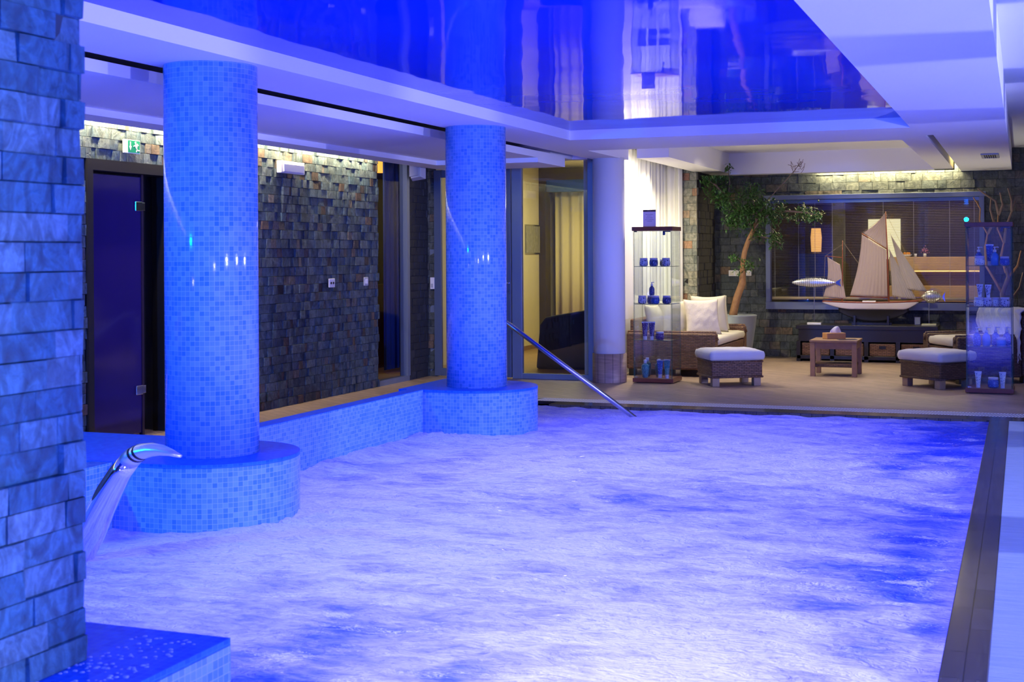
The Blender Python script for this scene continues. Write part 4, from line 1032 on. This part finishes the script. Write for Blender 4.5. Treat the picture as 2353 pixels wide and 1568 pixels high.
for nm, pts, r in (('main_mast', [(-1.545, 0.72), (-1.560, 1.35), (-1.577, 1.85)], [0.011, 0.009, 0.005]), ('mizzen_mast', [(-2.105, 0.72), (-2.10, 1.15), (-2.098, 1.50)], [0.008, 0.006, 0.003]),
                   ('bowsprit', [(-1.33, 0.745), (-1.10, 0.775)], [0.008, 0.004]), ('main_boom', [(-1.555, 0.79), (-2.01, 0.80)], [0.007, 0.004]),
                   ('main_gaff', [(-1.562, 1.385), (-1.865, 1.585)], [0.007, 0.005]), ('mizzen_gaff', [(-2.10, 1.285), (-2.31, 1.305)], [0.005, 0.003]), ('mizzen_boom', [(-2.105, 0.765), (-2.34, 0.775)], [0.005, 0.003])):
    MB().tube([W(*p) for p in pts], r, 8).build(nm, MAH, t, smooth=True)
def sail(nm, quad, belly, m=M_SAIL):
    A, B, C_, D = [Vector((p[0], 0, p[1])) for p in quad]   # A bottom-left, B bottom-right, C top-right, D top-left
    b = MB()
    def f(u, v):
        p = (A * (1 - u) + B * u) * (1 - v) + (D * (1 - u) + C_ * u) * v
        hol = 0.030 * math.sin(PI * v)
        q = W(p.x + hol * (1 - u) * (0.9 if nm != 'jib' else 0), p.z, 0)
        q.y = -belly * math.sin(PI * u) * (0.4 + 0.6 * (1 - v)) + 0.003 * math.sin(u * 60 + v * 2) + 0.003 * noise.noise((u * 9, v * 9, 1))
        return q
    b.grid(f, 40, 24)
    return b.build(nm, m, t, smooth=True, solid=0.002)
sail('mainsail', [(-2.01, 0.815), (-1.56, 0.80), (-1.572, 1.375), (-1.862, 1.57)], 0.05)
sail('topsail', [(-1.845, 1.588), (-1.572, 1.40), (-1.582, 1.83), (-1.583, 1.835)], 0.02)
sail('mizzen_sail', [(-2.335, 0.80), (-2.06, 0.775), (-2.13, 1.20), (-2.285, 1.295)], 0.03)
b = sail('jib', [(-1.50, 0.805), (-1.22, 0.77), (-1.536, 1.39), (-1.538, 1.41)], 0.035, mat('grey_sail_cloth', (0.38, 0.33, 0.29), 0.9))
sail('jib', [(-1.36, 0.90), (-1.09, 0.865), (-1.521, 1.57), (-1.523, 1.585)], 0.04, MATS['grey_sail_cloth'])
b = MB()
for p, q in [((-1.577, 1.84), (-1.08, 0.775)), ((-1.56, 1.40), (-1.20, 0.76)), ((-2.098, 1.49), (-1.60, 0.77)), ((-1.865, 1.585), (-1.577, 1.80)), ((-2.098, 1.45), (-2.31, 1.305)), ((-2.31, 1.305), (-2.34, 0.78)), ((-2.01, 0.80), (-2.10, 0.77)), ((-1.57, 1.6), (-1.50, 0.75))]:
    b.tube([W(*p), W(*q)], 0.0016, 4)
b.build('rigging', mat('rigging_line', (0.35, 0.28, 0.2), 0.8), t)
b = MB(); b.box(-1.86 + 1.76, -1.70 + 1.76, -0.03, 0.03, 0.705 - .452, 0.75 - .452); b.build('deck_house', M_WPLAST, t, bevel=0.003)

# wire fish on stands
def band_mat(name, c1, c2):
    m, nt, b = newmat(name); N = nt.nodes; L = nt.links
    tc = N.new('ShaderNodeTexCoord'); wv = N.new('ShaderNodeTexWave'); wv.inputs['Scale'].default_value = 12.5; wv.inputs['Distortion'].default_value = 1.2; wv.inputs['Detail'].default_value = 1
    L.new(tc.outputs['Object'], wv.inputs['Vector']); r = ramp(N, [(0.0, c2), (0.10, c2), (0.24, c1), (1, c1)]); L.new(wv.outputs['Fac'], r.inputs['Fac'])
    L.new(r.outputs['Color'], b.inputs['Base Color']); b.inputs['Metallic'].default_value = 0.7; b.inputs['Roughness'].default_value = 0.3
    return m
def fish(name, label, x0, x1, zc, h_, stand_x, stand_z0, mt, fat):
    t = thing(name, label, 'fish sculpture', (stand_x, YS - 0.06, 0.452))
    L_ = x1 - x0
    def ln(u): return (x0 + L_ * u - stand_x)
    prof = lambda u: h_ / 2 * (math.sin(PI * min(1, u / 0.86)) ** (0.75 if fat else 0.62)) if u < 0.86 else h_ * 0.07
    b = MB(); rings = [(ln(u), max(0.002, prof(u))) for u in [i / 30 * 0.9 for i in range(31)]]
    b.tube([(x, 0, zc - 0.452) for x, r in rings], [r for x, r in rings], 18, flat=(0.42, 1.0))
    b.build('fish_body', mt, t, smooth=True)
    b = MB()
    for i in range(16):
        u = 0.20 + i * 0.042; r = prof(u) + 0.0022; n = 20
        pts = [(ln(u) + 0.004 * math.cos(a), 0.42 * r * math.cos(a) , zc - 0.452 + r * math.sin(a)) for a in [2 * PI * k / n for k in range(n + 1)]]
        b.tube(pts, 0.0022, 5, cap=False)
    b.build('wire_ribs', M_CHROME, t, smooth=True)
    b = MB()
    tl = ln(0.88); te = ln(1.0); zz = zc - 0.452
    b.prism([(tl, zz + 0.006), (te, zz + h_ * 0.42), (te - L_ * 0.03, zz), (te, zz - h_ * 0.42), (tl, zz - 0.006)], -0.002, 0.002, 'y')
    b.build('tail_fin', M_CHROME, t)
    for nm, sg, i0, i1 in (('back_fin_wires', 1, 0, 15), ('belly_fin_wires', -1, 5, 13)):
        b = MB()
        for i in range(i0, i1):
            u = 0.28 + i * 0.035; r = prof(u) * 0.97
            b.tube([(ln(u), 0, zz + sg * r), (ln(u) + 0.03, 0, zz + sg * (r + h_ * 0.22))], 0.0012, 4)
        tag(b.build(nm, M_STEEL, t), kind='stuff')
    MB().tube([(0, 0, 0.02), (0, 0, zz)], 0.0035, 8).build('rod', M_STEEL, t)
    MB().box(-0.085, 0.085, -0.04, 0.04, 0, 0.024).build('base', M_WPLAST if not fat else mat('pale_yellow_base', (0.5, 0.5, 0.32), 0.5), t, bevel=0.002)
    return t
fish('fish_sculpture', 'long slim silver fish sculpture on a rod at the left end of the sideboard', -2.72, -2.11, 0.975, 0.115, -2.44, 0.45, band_mat('silver_leaf', (0.70, 0.72, 0.72), (0.25, 0.27, 0.30)), False)
fish('fish_sculpture', 'short round silver fish sculpture on a rod near the bow of the model ship', -1.16, -0.88, 0.805, 0.15, -1.07, 0.45, band_mat('gilt_silver_leaf', (0.55, 0.54, 0.42), (0.22, 0.20, 0.15)), True)
t = thing('photo_frame', 'small pale framed card standing on the sideboard beside the round fish', 'picture frame', (-1.22, 17.30, 0.452), 0.2)
MB().box(-0.035, 0.035, -0.005, 0.005, 0, 0.095).build('frame', M_STEEL, t, bevel=0.002)
MB().box(-0.028, 0.028, -0.007, -0.005, 0.008, 0.087).build('card', mat('blue_grey_card', (0.3, 0.35, 0.4), 0.4), t)

# potted tree behind the sofa
def leaf_mesh(b, p, d, n_, L_, w_):
    d = d.normalized(); s_ = d.cross(n_).normalized(); n2 = s_.cross(d)
    v = [b.bm.verts.new(q) for q in (p, p + d * L_ * 0.45 + s_ * w_ / 2, p + d * L_ - n2 * L_ * 0.12, p + d * L_ * 0.45 - s_ * w_ / 2, p + d * L_ * 0.5 + n2 * w_ * 0.15)]
    for i, j in ((0, 1), (1, 2), (2, 3), (3, 0)): b.face([v[i], v[j], v[4]])
t = thing('potted_ficus', 'tree with crooked orange-brown trunk in a grey round pot behind the sofa', 'potted tree', (-3.31, 16.75, 0))
MB().lathe([(0.115, 0), (0.135, 0.05), (0.19, 0.42), (0.207, 0.56), (0.213, 0.575), (0.200, 0.58), (0.192, 0.55), (0.18, 0.52)], n=40, cap=False).build('pot', M_POT, t, smooth=True, solid=0.006)
MB().lathe([(0.001, 0.52), (0.188, 0.52)], n=30, cap=False).build('soil', mat('dark_soil', (0.03, 0.02, 0.015), 0.95, bump=1, bscale=40), t)
tr = [(-0.09, 0, 0.50), (-0.075, 0, 0.62), (-0.03, 0, 0.80), (0.035, 0.01, 0.98), (0.04, 0.0, 1.14), (0.045, 0, 1.25), (0.07, 0, 1.38), (0.12, 0.0, 1.52), (0.18, 0.0, 1.64), (0.21, 0.02, 1.74)]
MB().tube(tr, [0.058, 0.050, 0.046, 0.044, 0.034, 0.032, 0.032, 0.030, 0.026, 0.018], 12).build('trunk', M_BARK, t, smooth=True)
rng = random.Random(11)
B = [[(0.18, 0, 1.62), (0.10, 0, 1.78), (-0.02, 0, 1.90), (-0.14, 0, 2.02), (-0.24, -0.02, 2.14)],
     [(0.16, 0, 1.60), (0.26, 0, 1.74), (0.36, 0, 1.82), (0.50, 0.02, 1.86)],
     [(0.21, 0, 1.72), (0.22, 0, 1.88), (0.16, 0, 2.05), (0.14, 0, 2.20)],
     [(0.10, 0, 1.48), (0.25, -0.03, 1.56), (0.42, -0.05, 1.52), (0.52, -0.05, 1.46)],
     [(-0.10, 0, 1.98), (-0.28, -0.05, 2.20), (-0.38, -0.10, 2.28), (-0.30, -0.1, 2.32)],
     [(0.45, 0, 1.84), (0.62, -0.12, 1.86), (0.82, -0.15, 1.84), (0.98, -0.15, 1.80)],
     [(-0.14, 0, 2.00), (-0.11, -0.02, 2.22), (-0.13, -0.03, 2.44)], [(0.04, 0, 1.20), (0.0, -0.05, 1.27), (-0.05, -0.06, 1.30)], [(0.05, 0, 1.28), (0.14, -0.04, 1.22), (0.2, -0.05, 1.13)],
     [(0.2, 0, 1.7), (0.34, -0.05, 1.98), (0.55, -0.10, 2.18), (0.72, -0.15, 2.36), (0.80, -0.2, 2.46)]]
for i, br in enumerate(B):
    n = len(br); MB().tube(br, [0.016 * (1 - 0.75 * k / n) if i < 6 else 0.007 * (1 - 0.6 * k / n) for k in range(n)], 7).build('branch', M_BARKG, t, smooth=True)
b = MB()
clusters = [((-0.22, 2.10), 0.13, 120), ((-0.36, 2.28), 0.12, 90), ((-0.24, 2.34), 0.08, 50), ((-0.13, 2.42), 0.05, 20), ((0.02, 1.90), 0.16, 150), ((0.16, 2.12), 0.12, 80), ((0.24, 1.92), 0.17, 170),
            ((0.42, 1.84), 0.15, 130), ((0.14, 1.74), 0.14, 90), ((-0.08, 1.74), 0.10, 60), ((0.45, 1.52), 0.10, 70), ((0.58, 1.86), 0.08, 30), ((0.80, 1.84), 0.12, 90), ((0.93, 1.82), 0.08, 50), ((-0.06, 1.30), 0.06, 22), ((0.14, 1.22), 0.08, 32),
            ((0.24, 1.58), 0.08, 30), ((-0.14, 1.98), 0.11, 50), ((0.03, 1.16), 0.06, 14)]
for (cx, cz), r, n in clusters:
    for i in range(int(n * 2.2)):
        p = Vector((cx + rng.gauss(0, r * 0.55), rng.gauss(-0.03, 0.10), cz + rng.gauss(0, r * 0.5)))
        p.x = max(p.x, -0.45)
        if p.x < -0.13: p.z = min(p.z, 2.32)
        p.z = min(p.z, 2.52); p.y = min(p.y, 0.3)
        d = Vector((rng.uniform(-1, 1) if p.x > -0.4 else rng.random(), rng.uniform(-1, 1), rng.uniform(-1.0, 0.25 if p.z < 2.26 else -0.1)))
        leaf_mesh(b, p, d, Vector((rng.uniform(-.4, .4), rng.uniform(-.6, .2), 1)), rng.uniform(0.045, 0.07), rng.uniform(0.02, 0.03))
tag(b.build('foliage', M_LEAF, t, fixn=False), kind='stuff')
b = MB()
for i in range(16):
    a = rng.uniform(0, 2 * PI); p = Vector((0.74 + rng.uniform(-.06, .06), -0.18, 2.36 + rng.uniform(-.06, .04)))
    q = p + Vector((rng.uniform(-0.08, 0.08), rng.uniform(-.03, .03), rng.uniform(-0.02, 0.12))); q.z = min(q.z, 2.56)
    b.tube([p, (p + q) / 2 + Vector((rng.uniform(-.02, .02), 0, 0)), q], 0.0028, 4)
b.build('bare_twigs', M_BARKG, t)

# bare tree in the right corner
t = thing('bare_tree', 'leafless branching tree in the dark back corner at the right', 'potted tree', (-0.22, 17.0, 0))
MB().lathe([(0.13, 0), (0.20, 0.40), (0.21, 0.42), (0.19, 0.42), (0.17, 0.36)], n=30, cap=False).build('pot', mat('dark_pot', (0.03, 0.035, 0.04), 0.4), t, smooth=True, solid=0.006)
MB().lathe([(0.001, 0.35), (0.168, 0.35)], n=24, cap=False).build('soil', MATS['dark_soil'], t)
MB().tube([(0, 0, 0.34), (0.02, 0, 0.6), (-0.01, 0, 0.85), (0.06, 0, 1.05), (0.03, 0, 1.15)], [0.04, 0.034, 0.03, 0.026, 0.02], 10).build('trunk', M_BARKG, t, smooth=True)
BB = [[(0.03, 0, 1.10), (-0.02, 0, 1.30), (0.01, 0, 1.45), (-0.06, 0, 1.62), (-0.05, 0, 1.80)],
      [(-0.01, 0, 0.85), (-0.10, 0.02, 1.02), (-0.19, 0.02, 1.18), (-0.20, 0, 1.40), (-0.17, 0, 1.56), (-0.26, 0, 1.72), (-0.25, 0, 1.86), (-0.33, 0, 2.0)],
      [(-0.17, 0, 1.56), (-0.10, 0, 1.70), (-0.14, 0, 1.85), (-0.13, 0, 1.98)],
      [(0.06, 0, 1.05), (0.16, -0.02, 1.18), (0.20, -0.02, 1.36)], [(0.01, 0, 1.45), (0.04, 0, 1.66), (0.10, 0, 1.82), (0.14, 0, 1.95)],
      [(-0.05, 0, 1.80), (-0.08, 0, 1.95), (-0.18, 0, 2.02), (-0.28, 0, 2.10)], [(-0.05, 0, 1.78), (0.0, 0, 1.90), (-0.03, 0, 2.05)],
      [(0.02, 0, 0.6), (0.1, 0, 0.8), (0.18, 0, 0.92), (0.22, 0, 1.1)], [(0.10, 0, 1.82), (0.10, 0, 1.95), (0.06, 0, 2.1)]]
for i, br in enumerate(BB):
    n = len(br); MB().tube(br, [0.015 * (1 - 0.8 * k / n) + 0.002 for k in range(n)], 7).build('branch', M_BARK if i in (0, 1, 3) else M_BARKG, t, smooth=True)

# curtain
b = MB()
def cf(u, v):
    L_ = 2.50 * u
    a = 0.032 + 0.012 * noise.noise((u * 6, 0, 0)); z = 0.045 + 2.52 * v
    ph = u * 15.5 * 2 * PI + 1.2 * noise.noise((u * 5, v * 0.7, 0))
    w_ = a * math.sin(ph) * (0.75 + 0.25 * v) + 0.008 * math.sin(2.3 * ph)
    if L_ < 2.16: return Vector((-4.245 + w_, 14.30 + L_, z))
    q = min(1.0, (L_ - 2.16) / 0.10)          # the track turns the corner in front of the slate pier
    return Vector((-4.245 + (L_ - 2.16) * 0.80 * (0.5 + 0.5 * q) + w_ * (1 - q), 14.30 + 2.16 + (L_ - 2.16) * (1 - q) * 0.7 + 0.03 * q - w_ * q, z))
b.grid(cf, 320, 10)
tag(b.build('white_curtain', M_CURT, smooth=True, solid=0.004), 'floor-length white pleated curtain lit from above beside the white column', 'curtain')
struct('trim_5', MB().box(-4.31, -3.98, 14.2, 16.59, 2.57, 2.62), M_WPLAST)

# ================================================================ DISPLAY CABINETS
def make_cabinet(label, loc, rz):
    t = thing('display_cabinet', label, 'display cabinet', loc, rz)
    W_, D_ = 0.205, 0.18       # half width, half depth
    rbox(-W_ - 0.012, W_ + 0.012, -D_ - 0.012, D_ + 0.012, 0.008, 0.050).build('base', M_REDW, t, bevel=0.003)
    rbox(-W_ + 0.02, W_ - 0.02, -D_ + 0.02, D_ - 0.02, 0, 0.009).build('plinth', M_BLACK, t)
    rbox(-W_ - 0.012, W_ + 0.012, -D_ - 0.012, D_ + 0.012, 1.588, 1.630).build('top', M_REDW, t, bevel=0.003)
    for nm, q in (('side_pane', (-W_, -W_ + 0.005, -D_, D_)), ('side_pane', (W_ - 0.005, W_, -D_, D_)), ('back_pane', (-W_ + 0.006, W_ - 0.006, D_ - 0.005, D_)), ('door_pane', (-W_ + 0.008, W_ - 0.008, -D_ - 0.002, -D_ + 0.003))):
        MB().box(*q, 0.050, 1.588).build(nm, M_GLASSCAB, t)
    e = MB()
    for x in (-W_, W_):
        for y in (-D_, D_): e.box(x - 0.0018, x + 0.0018, y - 0.0018, y + 0.0018, 0.05, 1.588)
    for x in (-W_ + 0.009, W_ - 0.009): e.box(x - 0.0012, x + 0.0012, -D_ - 0.003, -D_ + 0.004, 0.05, 1.588)
    e.build('glass_edges', M_GEDGE, t)
    for z in (0.448, 0.825, 1.218):
        s_ = MB().box(-W_ + 0.008, W_ - 0.008, -D_ + 0.008, D_ - 0.008, z - 0.005, z).build('glass_shelf', M_GLASSCAB, t)
        e = MB(); e.box(-W_ + 0.008, W_ - 0.008, -D_ + 0.0065, -D_ + 0.008, z - 0.005, z); e.box(-W_ + 0.008, W_ - 0.008, D_ - 0.008, D_ - 0.0065, z - 0.005, z); e.box(-W_ + 0.0065, -W_ + 0.008, -D_ + 0.008, D_ - 0.008, z - 0.005, z); e.box(W_ - 0.008, W_ - 0.0065, -D_ + 0.008, D_ - 0.008, z - 0.005, z)
        e.build('shelf_edge', M_GEDGE, s_)
    for z in (0.055, 1.575): MB().box(-W_ + 0.01, -W_ + 0.04, -D_ - 0.005, -D_ + 0.008, z, z + 0.012).build('hinge', M_BLACK if z > 1 else M_CHROME, t)
    lf_ = MB(); lf_.lathe([(0.012, -0.045), (0.014, -0.03), (0.012, 0.0)], n=14, M=Matrix.Translation((W_ - 0.09, -D_ + 0.04, 1.586))); lf_.box(W_ - 0.08, W_ - 0.02, -D_ + 0.03, -D_ + 0.05, 1.574, 1.586)
    lf_.build('spot_lamp', mat('dark_blue_lamp', (0.02, 0.03, 0.15), 0.3), t, smooth=False)
    return t
C1 = (-3.605, 13.82, 0); A1 = 0.0
C2 = (-0.300, 13.74, 0); A2 = math.radians(-1.5)
make_cabinet('glass display cabinet with wooden top and foot in front of the curtain', C1, A1)
make_cabinet('glass display cabinet with blue bottles at the right edge of the lounge', C2, A2)
# card on the left cabinet
t = thing('notice_card', 'white notice card with dark header standing on the left display cabinet', 'sign', (-3.71 + 0.06, 13.70, 1.63))
MB().box(-0.069, 0.069, -0.001, 0.001, 0, 0.178).build('card', mat('card_white', (0.72, 0.66, 0.80), 0.5), t)
MB().box(-0.069, 0.069, -0.0018, -0.001, 0.158, 0.178).build('header_band', mat('card_header', (0.05, 0.03, 0.04), 0.5), t)
b = MB()
for i, (z, h_) in enumerate([(0.128, 0.040), (0.110, 0.026), (0.091, 0.034), (0.072, 0.044), (0.056, 0.028)]):
    x = -h_
    while x < h_:
        w_ = 0.006 + 0.004 * ((i * 7 + int(x * 1000)) % 3); b.box(x, min(x + w_, h_), -0.0016, -0.001, z, z + 0.0045); x += w_ + 0.003
for x in (-0.02, -0.008, 0.006): b.box(x, x + 0.010, -0.0024, -0.0018, 0.1655, 0.1705)
b.build('text_lines', mat('card_ink', (0.22, 0.18, 0.26), 0.6), t)

# products ------------------------------------------------------
F1 = floral_mat('white_blue_floral', (0.50, 0.52, 0.80), (0.03, 0.03, 0.18), 70, 0.36)
F2 = floral_mat('dark_blue_floral', (0.03, 0.04, 0.22), (0.30, 0.34, 0.75), 85, 0.30)
F3 = floral_mat('violet_floral', (0.07, 0.02, 0.20), (0.40, 0.32, 0.7), 95, 0.25)
F4 = floral_mat('turquoise_glitter', (0.02, 0.20, 0.30), (0.10, 0.42, 0.5), 120, 0.35)
F5 = floral_mat('bright_blue_label', (0.01, 0.07, 0.5), (0.12, 0.32, 0.9), 80, 0.28)
F6 = floral_mat('pale_white_floral', (0.75, 0.78, 0.92), (0.10, 0.10, 0.35), 75, 0.28)
PROTO = {}
def jar(m):
    k = ('jar', m.name)
    if k not in PROTO:
        b = MB().lathe([(0.030, 0), (0.043, 0.006), (0.046, 0.035), (0.042, 0.062), (0.038, 0.066)], n=28)
        l = MB().lathe([(0.040, 0.066), (0.041, 0.084), (0.038, 0.086)], n=28)
        PROTO[k] = (('jar_body', b.build('jar_body', m, smooth=True)), ('lid', l.build('lid', mat('lilac_white_lid', (0.6, 0.58, 0.85), 0.35), smooth=True)))
    return k
def bottle(m):
    k = ('bottle', m.name)
    if k not in PROTO:
        b = MB().lathe([(0.028, 0), (0.036, 0.008), (0.037, 0.085), (0.028, 0.108), (0.013, 0.122), (0.013, 0.130)], n=28)
        p = MB(); p.lathe([(0.016, 0.128), (0.016, 0.150), (0.006, 0.152), (0.006, 0.168)], n=18); p.lathe([(0.012, 0.168), (0.012, 0.178), (0.008, 0.180)], n=16); p.tube([(0, 0, 0.175), (0.030, 0, 0.175), (0.036, 0, 0.170)], 0.0045, 8)
        PROTO[k] = (('bottle_body', b.build('bottle_body', m, smooth=True)), ('pump', p.build('pump', mat('white_pump', (0.7, 0.7, 0.85), 0.3), smooth=True)))
    return k
def flask(m):
    k = ('flask', m.name)
    if k not in PROTO:
        b = MB().lathe([(0.022, 0), (0.030, 0.01), (0.040, 0.09), (0.038, 0.13), (0.016, 0.150)], n=28)
        p = MB().lathe([(0.017, 0.150), (0.017, 0.185), (0.014, 0.188)], n=20)
        PROTO[k] = (('bottle_body', b.build('bottle_body', m, smooth=True)), ('cap', p.build('cap', mat('pale_cap', (0.62, 0.66, 0.85), 0.35), smooth=True)))
    return k
def tube_(m, capm=None):
    k = ('tube', m.name)
    if k not in PROTO:
        b = MB(); H_ = 0.165; n = 24; z0 = 0.034
        def f(u, v):
            a = u * 2 * PI; rx = 0.022 + 0.013 * v; ry = 0.022 * (1 - v ** 1.5) + 0.0012
            return Vector((rx * math.cos(a), ry * math.sin(a), z0 + (H_ - z0) * v))
        b.grid(f, n, 12)
        c = MB().lathe([(0.021, 0), (0.021, 0.034)], n=24)
        r = MB().box(-0.0355, 0.0355, -0.002, 0.002, 0.158, 0.172)
        PROTO[k] = (('tube_body', b.build('tube_body', m, smooth=True, weld=True)), ('cap', c.build('cap', mat('white_cap', (0.7, 0.72, 0.9), 0.3), smooth=False)), ('crimp', r.build('crimp', MATS['white_cap'])))
    return k
def place(kind_key, cab, lx, ly, z, label, cat, rz=0.0, sc_=1.0, sz=None, group=None):
    C_, A_ = (C1, A1) if cab == 1 else (C2, A2)
    x = C_[0] + lx * math.cos(A_) - ly * math.sin(A_); y = C_[1] + lx * math.sin(A_) + ly * math.cos(A_)
    nm = {'jar': 'cream_jar', 'bottle': 'pump_bottle', 'flask': 'lotion_bottle', 'tube': 'cream_tube'}[kind_key[0]]
    t = thing(nm, label, cat, (x, y, z), A_ + rz)
    t.scale = (sc_, sc_, sz or sc_)
    if group: t['group'] = group
    for pn, po in PROTO[kind_key]:
        c = po.copy(); c.name = pn; COL.objects.link(c); c.parent = t
    return t
S1, S2, S3, S0 = 1.218, 0.825, 0.448, 0.050
G = 'products in the left display cabinet'; G2 = 'products in the right display cabinet'
place(jar(F1), 1, -0.115, -0.10, S1, 'pale floral jar at the left of the top shelf, left cabinet', 'jar', group=G)
place(jar(F2), 1, -0.010, -0.09, S1, 'dark blue floral jar in the middle of the top shelf, left cabinet', 'jar', group=G)
place(jar(mat('black_jar', (0.01, 0.01, 0.03), 0.3)), 1, 0.065, 0.02, S1, 'small black jar standing back on the top shelf, left cabinet', 'jar', sc_=0.8, group=G)
place(jar(F1), 1, 0.125, -0.10, S1, 'pale floral jar at the right of the top shelf, left cabinet', 'jar', group=G)
place(jar(F1), 1, -0.130, -0.11, S2, 'pale floral jar at the far left of the second shelf, left cabinet', 'jar', group=G)
place(jar(F2), 1, -0.055, -0.02, S2, 'dark floral jar under the pump bottle, left cabinet second shelf', 'jar', group=G)
place(bottle(F2), 1, -0.050, -0.02, S2 + 0.086, 'dark floral pump bottle standing on top of a jar, left cabinet', 'bottle', sc_=0.78, group=G)
place(jar(F5), 1, 0.010, -0.11, S2, 'blue jar in the middle of the second shelf, left cabinet', 'jar', group=G)
place(jar(F2), 1, 0.125, -0.08, S2, 'dark floral jar alone at the right of the second shelf, left cabinet', 'jar', group=G)
place(tube_(F3), 1, -0.105, -0.10, S3, 'left one of two violet tubes on the third shelf, left cabinet', 'tube', sz=1.10, group=G)
place(tube_(F3), 1, -0.030, -0.10, S3, 'right one of two violet tubes on the third shelf, left cabinet', 'tube', sz=1.10, group=G)
place(jar(F3), 1, 0.055, -0.10, S3, 'dark violet jar beside the two tubes, left cabinet', 'jar', group=G)
place(flask(F4), 1, -0.105, -0.10, S0, 'turquoise bottle with white cap on the floor of the left cabinet', 'bottle', group=G)
place(flask(mat('deep_teal', (0.02, 0.10, 0.14), 0.3)), 1, -0.125, 0.06, S0, 'dark teal bottle behind the turquoise one, left cabinet floor', 'bottle', sc_=1.05, group=G)
place(flask(MATS['deep_teal']), 1, 0.010, 0.03, S0, 'dark teal bottle in the middle of the left cabinet floor', 'bottle', group=G)
place(tube_(F5), 1, 0.050, -0.08, S0, 'bright blue tube in the middle of the left cabinet floor', 'tube', sz=1.1, group=G)
place(tube_(F4), 1, 0.135, -0.12, S0, 'turquoise tube at the right of the left cabinet floor', 'tube', sz=1.15, group=G)

place(bottle(F5), 2, -0.100, 0.02, S1, 'blue pump bottle behind a white jar on the top shelf, right cabinet', 'bottle', group=G2)
place(jar(F6), 2, -0.085, -0.09, S1, 'white floral jar at the left of the top shelf, right cabinet', 'jar', sc_=1.08, group=G2)
place(tube_(F5), 2, 0.000, 0.03, S1, 'tall dark blue tube with white top on the top shelf, right cabinet', 'tube', sz=1.18, group=G2)
place(bottle(mat('aqua_blue', (0.02, 0.20, 0.75), 0.2)), 2, 0.050, -0.06, S1, 'aqua blue pump bottle in the middle of the top shelf, right cabinet', 'bottle', group=G2)
place(jar(F5), 2, 0.140, -0.08, S1, 'blue jar with pale lid at the right of the top shelf, right cabinet', 'jar', group=G2)
place(jar(F6), 2, -0.095, -0.09, S2, 'white floral jar at the left of the second shelf, right cabinet', 'jar', sc_=1.05, group=G2)
place(jar(F1), 2, -0.020, -0.08, S2, 'lilac floral jar second from the left on the second shelf, right cabinet', 'jar', sc_=1.0, group=G2)
place(jar(F6), 2, 0.055, -0.02, S2, 'white floral jar third from the left on the second shelf, right cabinet', 'jar', sc_=1.0, group=G2)
place(tube_(F1), 2, -0.085, -0.09, S2 + 0.090, 'left one of two pale tubes stacked on jars, right cabinet', 'tube', sc_=0.85, sz=0.72, group=G2)
place(tube_(F1), 2, -0.010, -0.08, S2 + 0.086, 'right one of two pale tubes stacked on jars, right cabinet', 'tube', sc_=0.85, sz=0.72, group=G2)
place(jar(F1), 2, 0.140, -0.09, S2, 'lilac floral jar alone at the right of the second shelf, right cabinet', 'jar', sc_=1.05, group=G2)
place(bottle(F5), 2, -0.115, -0.08, S3, 'blue pump bottle at the far left of the third shelf, right cabinet', 'bottle', group=G2)
place(bottle(MATS['aqua_blue']), 2, -0.030, -0.06, S3, 'aqua pump bottle second from the left on the third shelf, right cabinet', 'bottle', group=G2)
place(bottle(F5), 2, 0.050, 0.02, S3, 'blue pump bottle third from the left on the third shelf, right cabinet', 'bottle', group=G2)
place(bottle(F5), 2, 0.150, 0.04, S3, 'blue pump bottle at the far right of the third shelf, right cabinet', 'bottle', group=G2)
place(jar(MATS['aqua_blue']), 2, 0.105, -0.10, S3, 'aqua jar with white lid on the third shelf, right cabinet', 'jar', sc_=1.0, group=G2)
place(tube_(F6), 2, -0.105, -0.08, S0, 'white and blue tube at the left on the floor of the right cabinet', 'tube', sc_=0.9, group=G2)
place(jar(F5), 2, 0.030, -0.06, S0, 'round blue jar in the middle of the right cabinet floor', 'jar', sc_=1.15, group=G2)
place(tube_(F6), 2, 0.115, -0.09, S0, 'white and blue tube at the right on the floor of the right cabinet', 'tube', sc_=0.9, group=G2)
for parts in PROTO.values():
    for _, po in parts: bpy.data.objects.remove(po)

# water drops beaded on the foreground ledge
rng = random.Random(77); b = MB()
for i in range(150):
    x = rng.uniform(-2.26, -2.06); y = rng.uniform(2.55, 3.08); r = rng.uniform(0.003, 0.008)
    b.lathe([(r, 0), (r * 0.8, r * 0.28), (0.0005, r * 0.42)], n=8, cx=x, cy=y, ry=rng.uniform(.7, 1.1), cap=False)
for v in b.bm.verts: v.co.z += 0.3203
tag(b.build('water_drops', mat('water_drop', (0.5, 0.6, 0.95), 0.03, spec=1.0), smooth=True), 'beads of water scattered on top of the foreground ledge', 'water drops', kind='stuff')
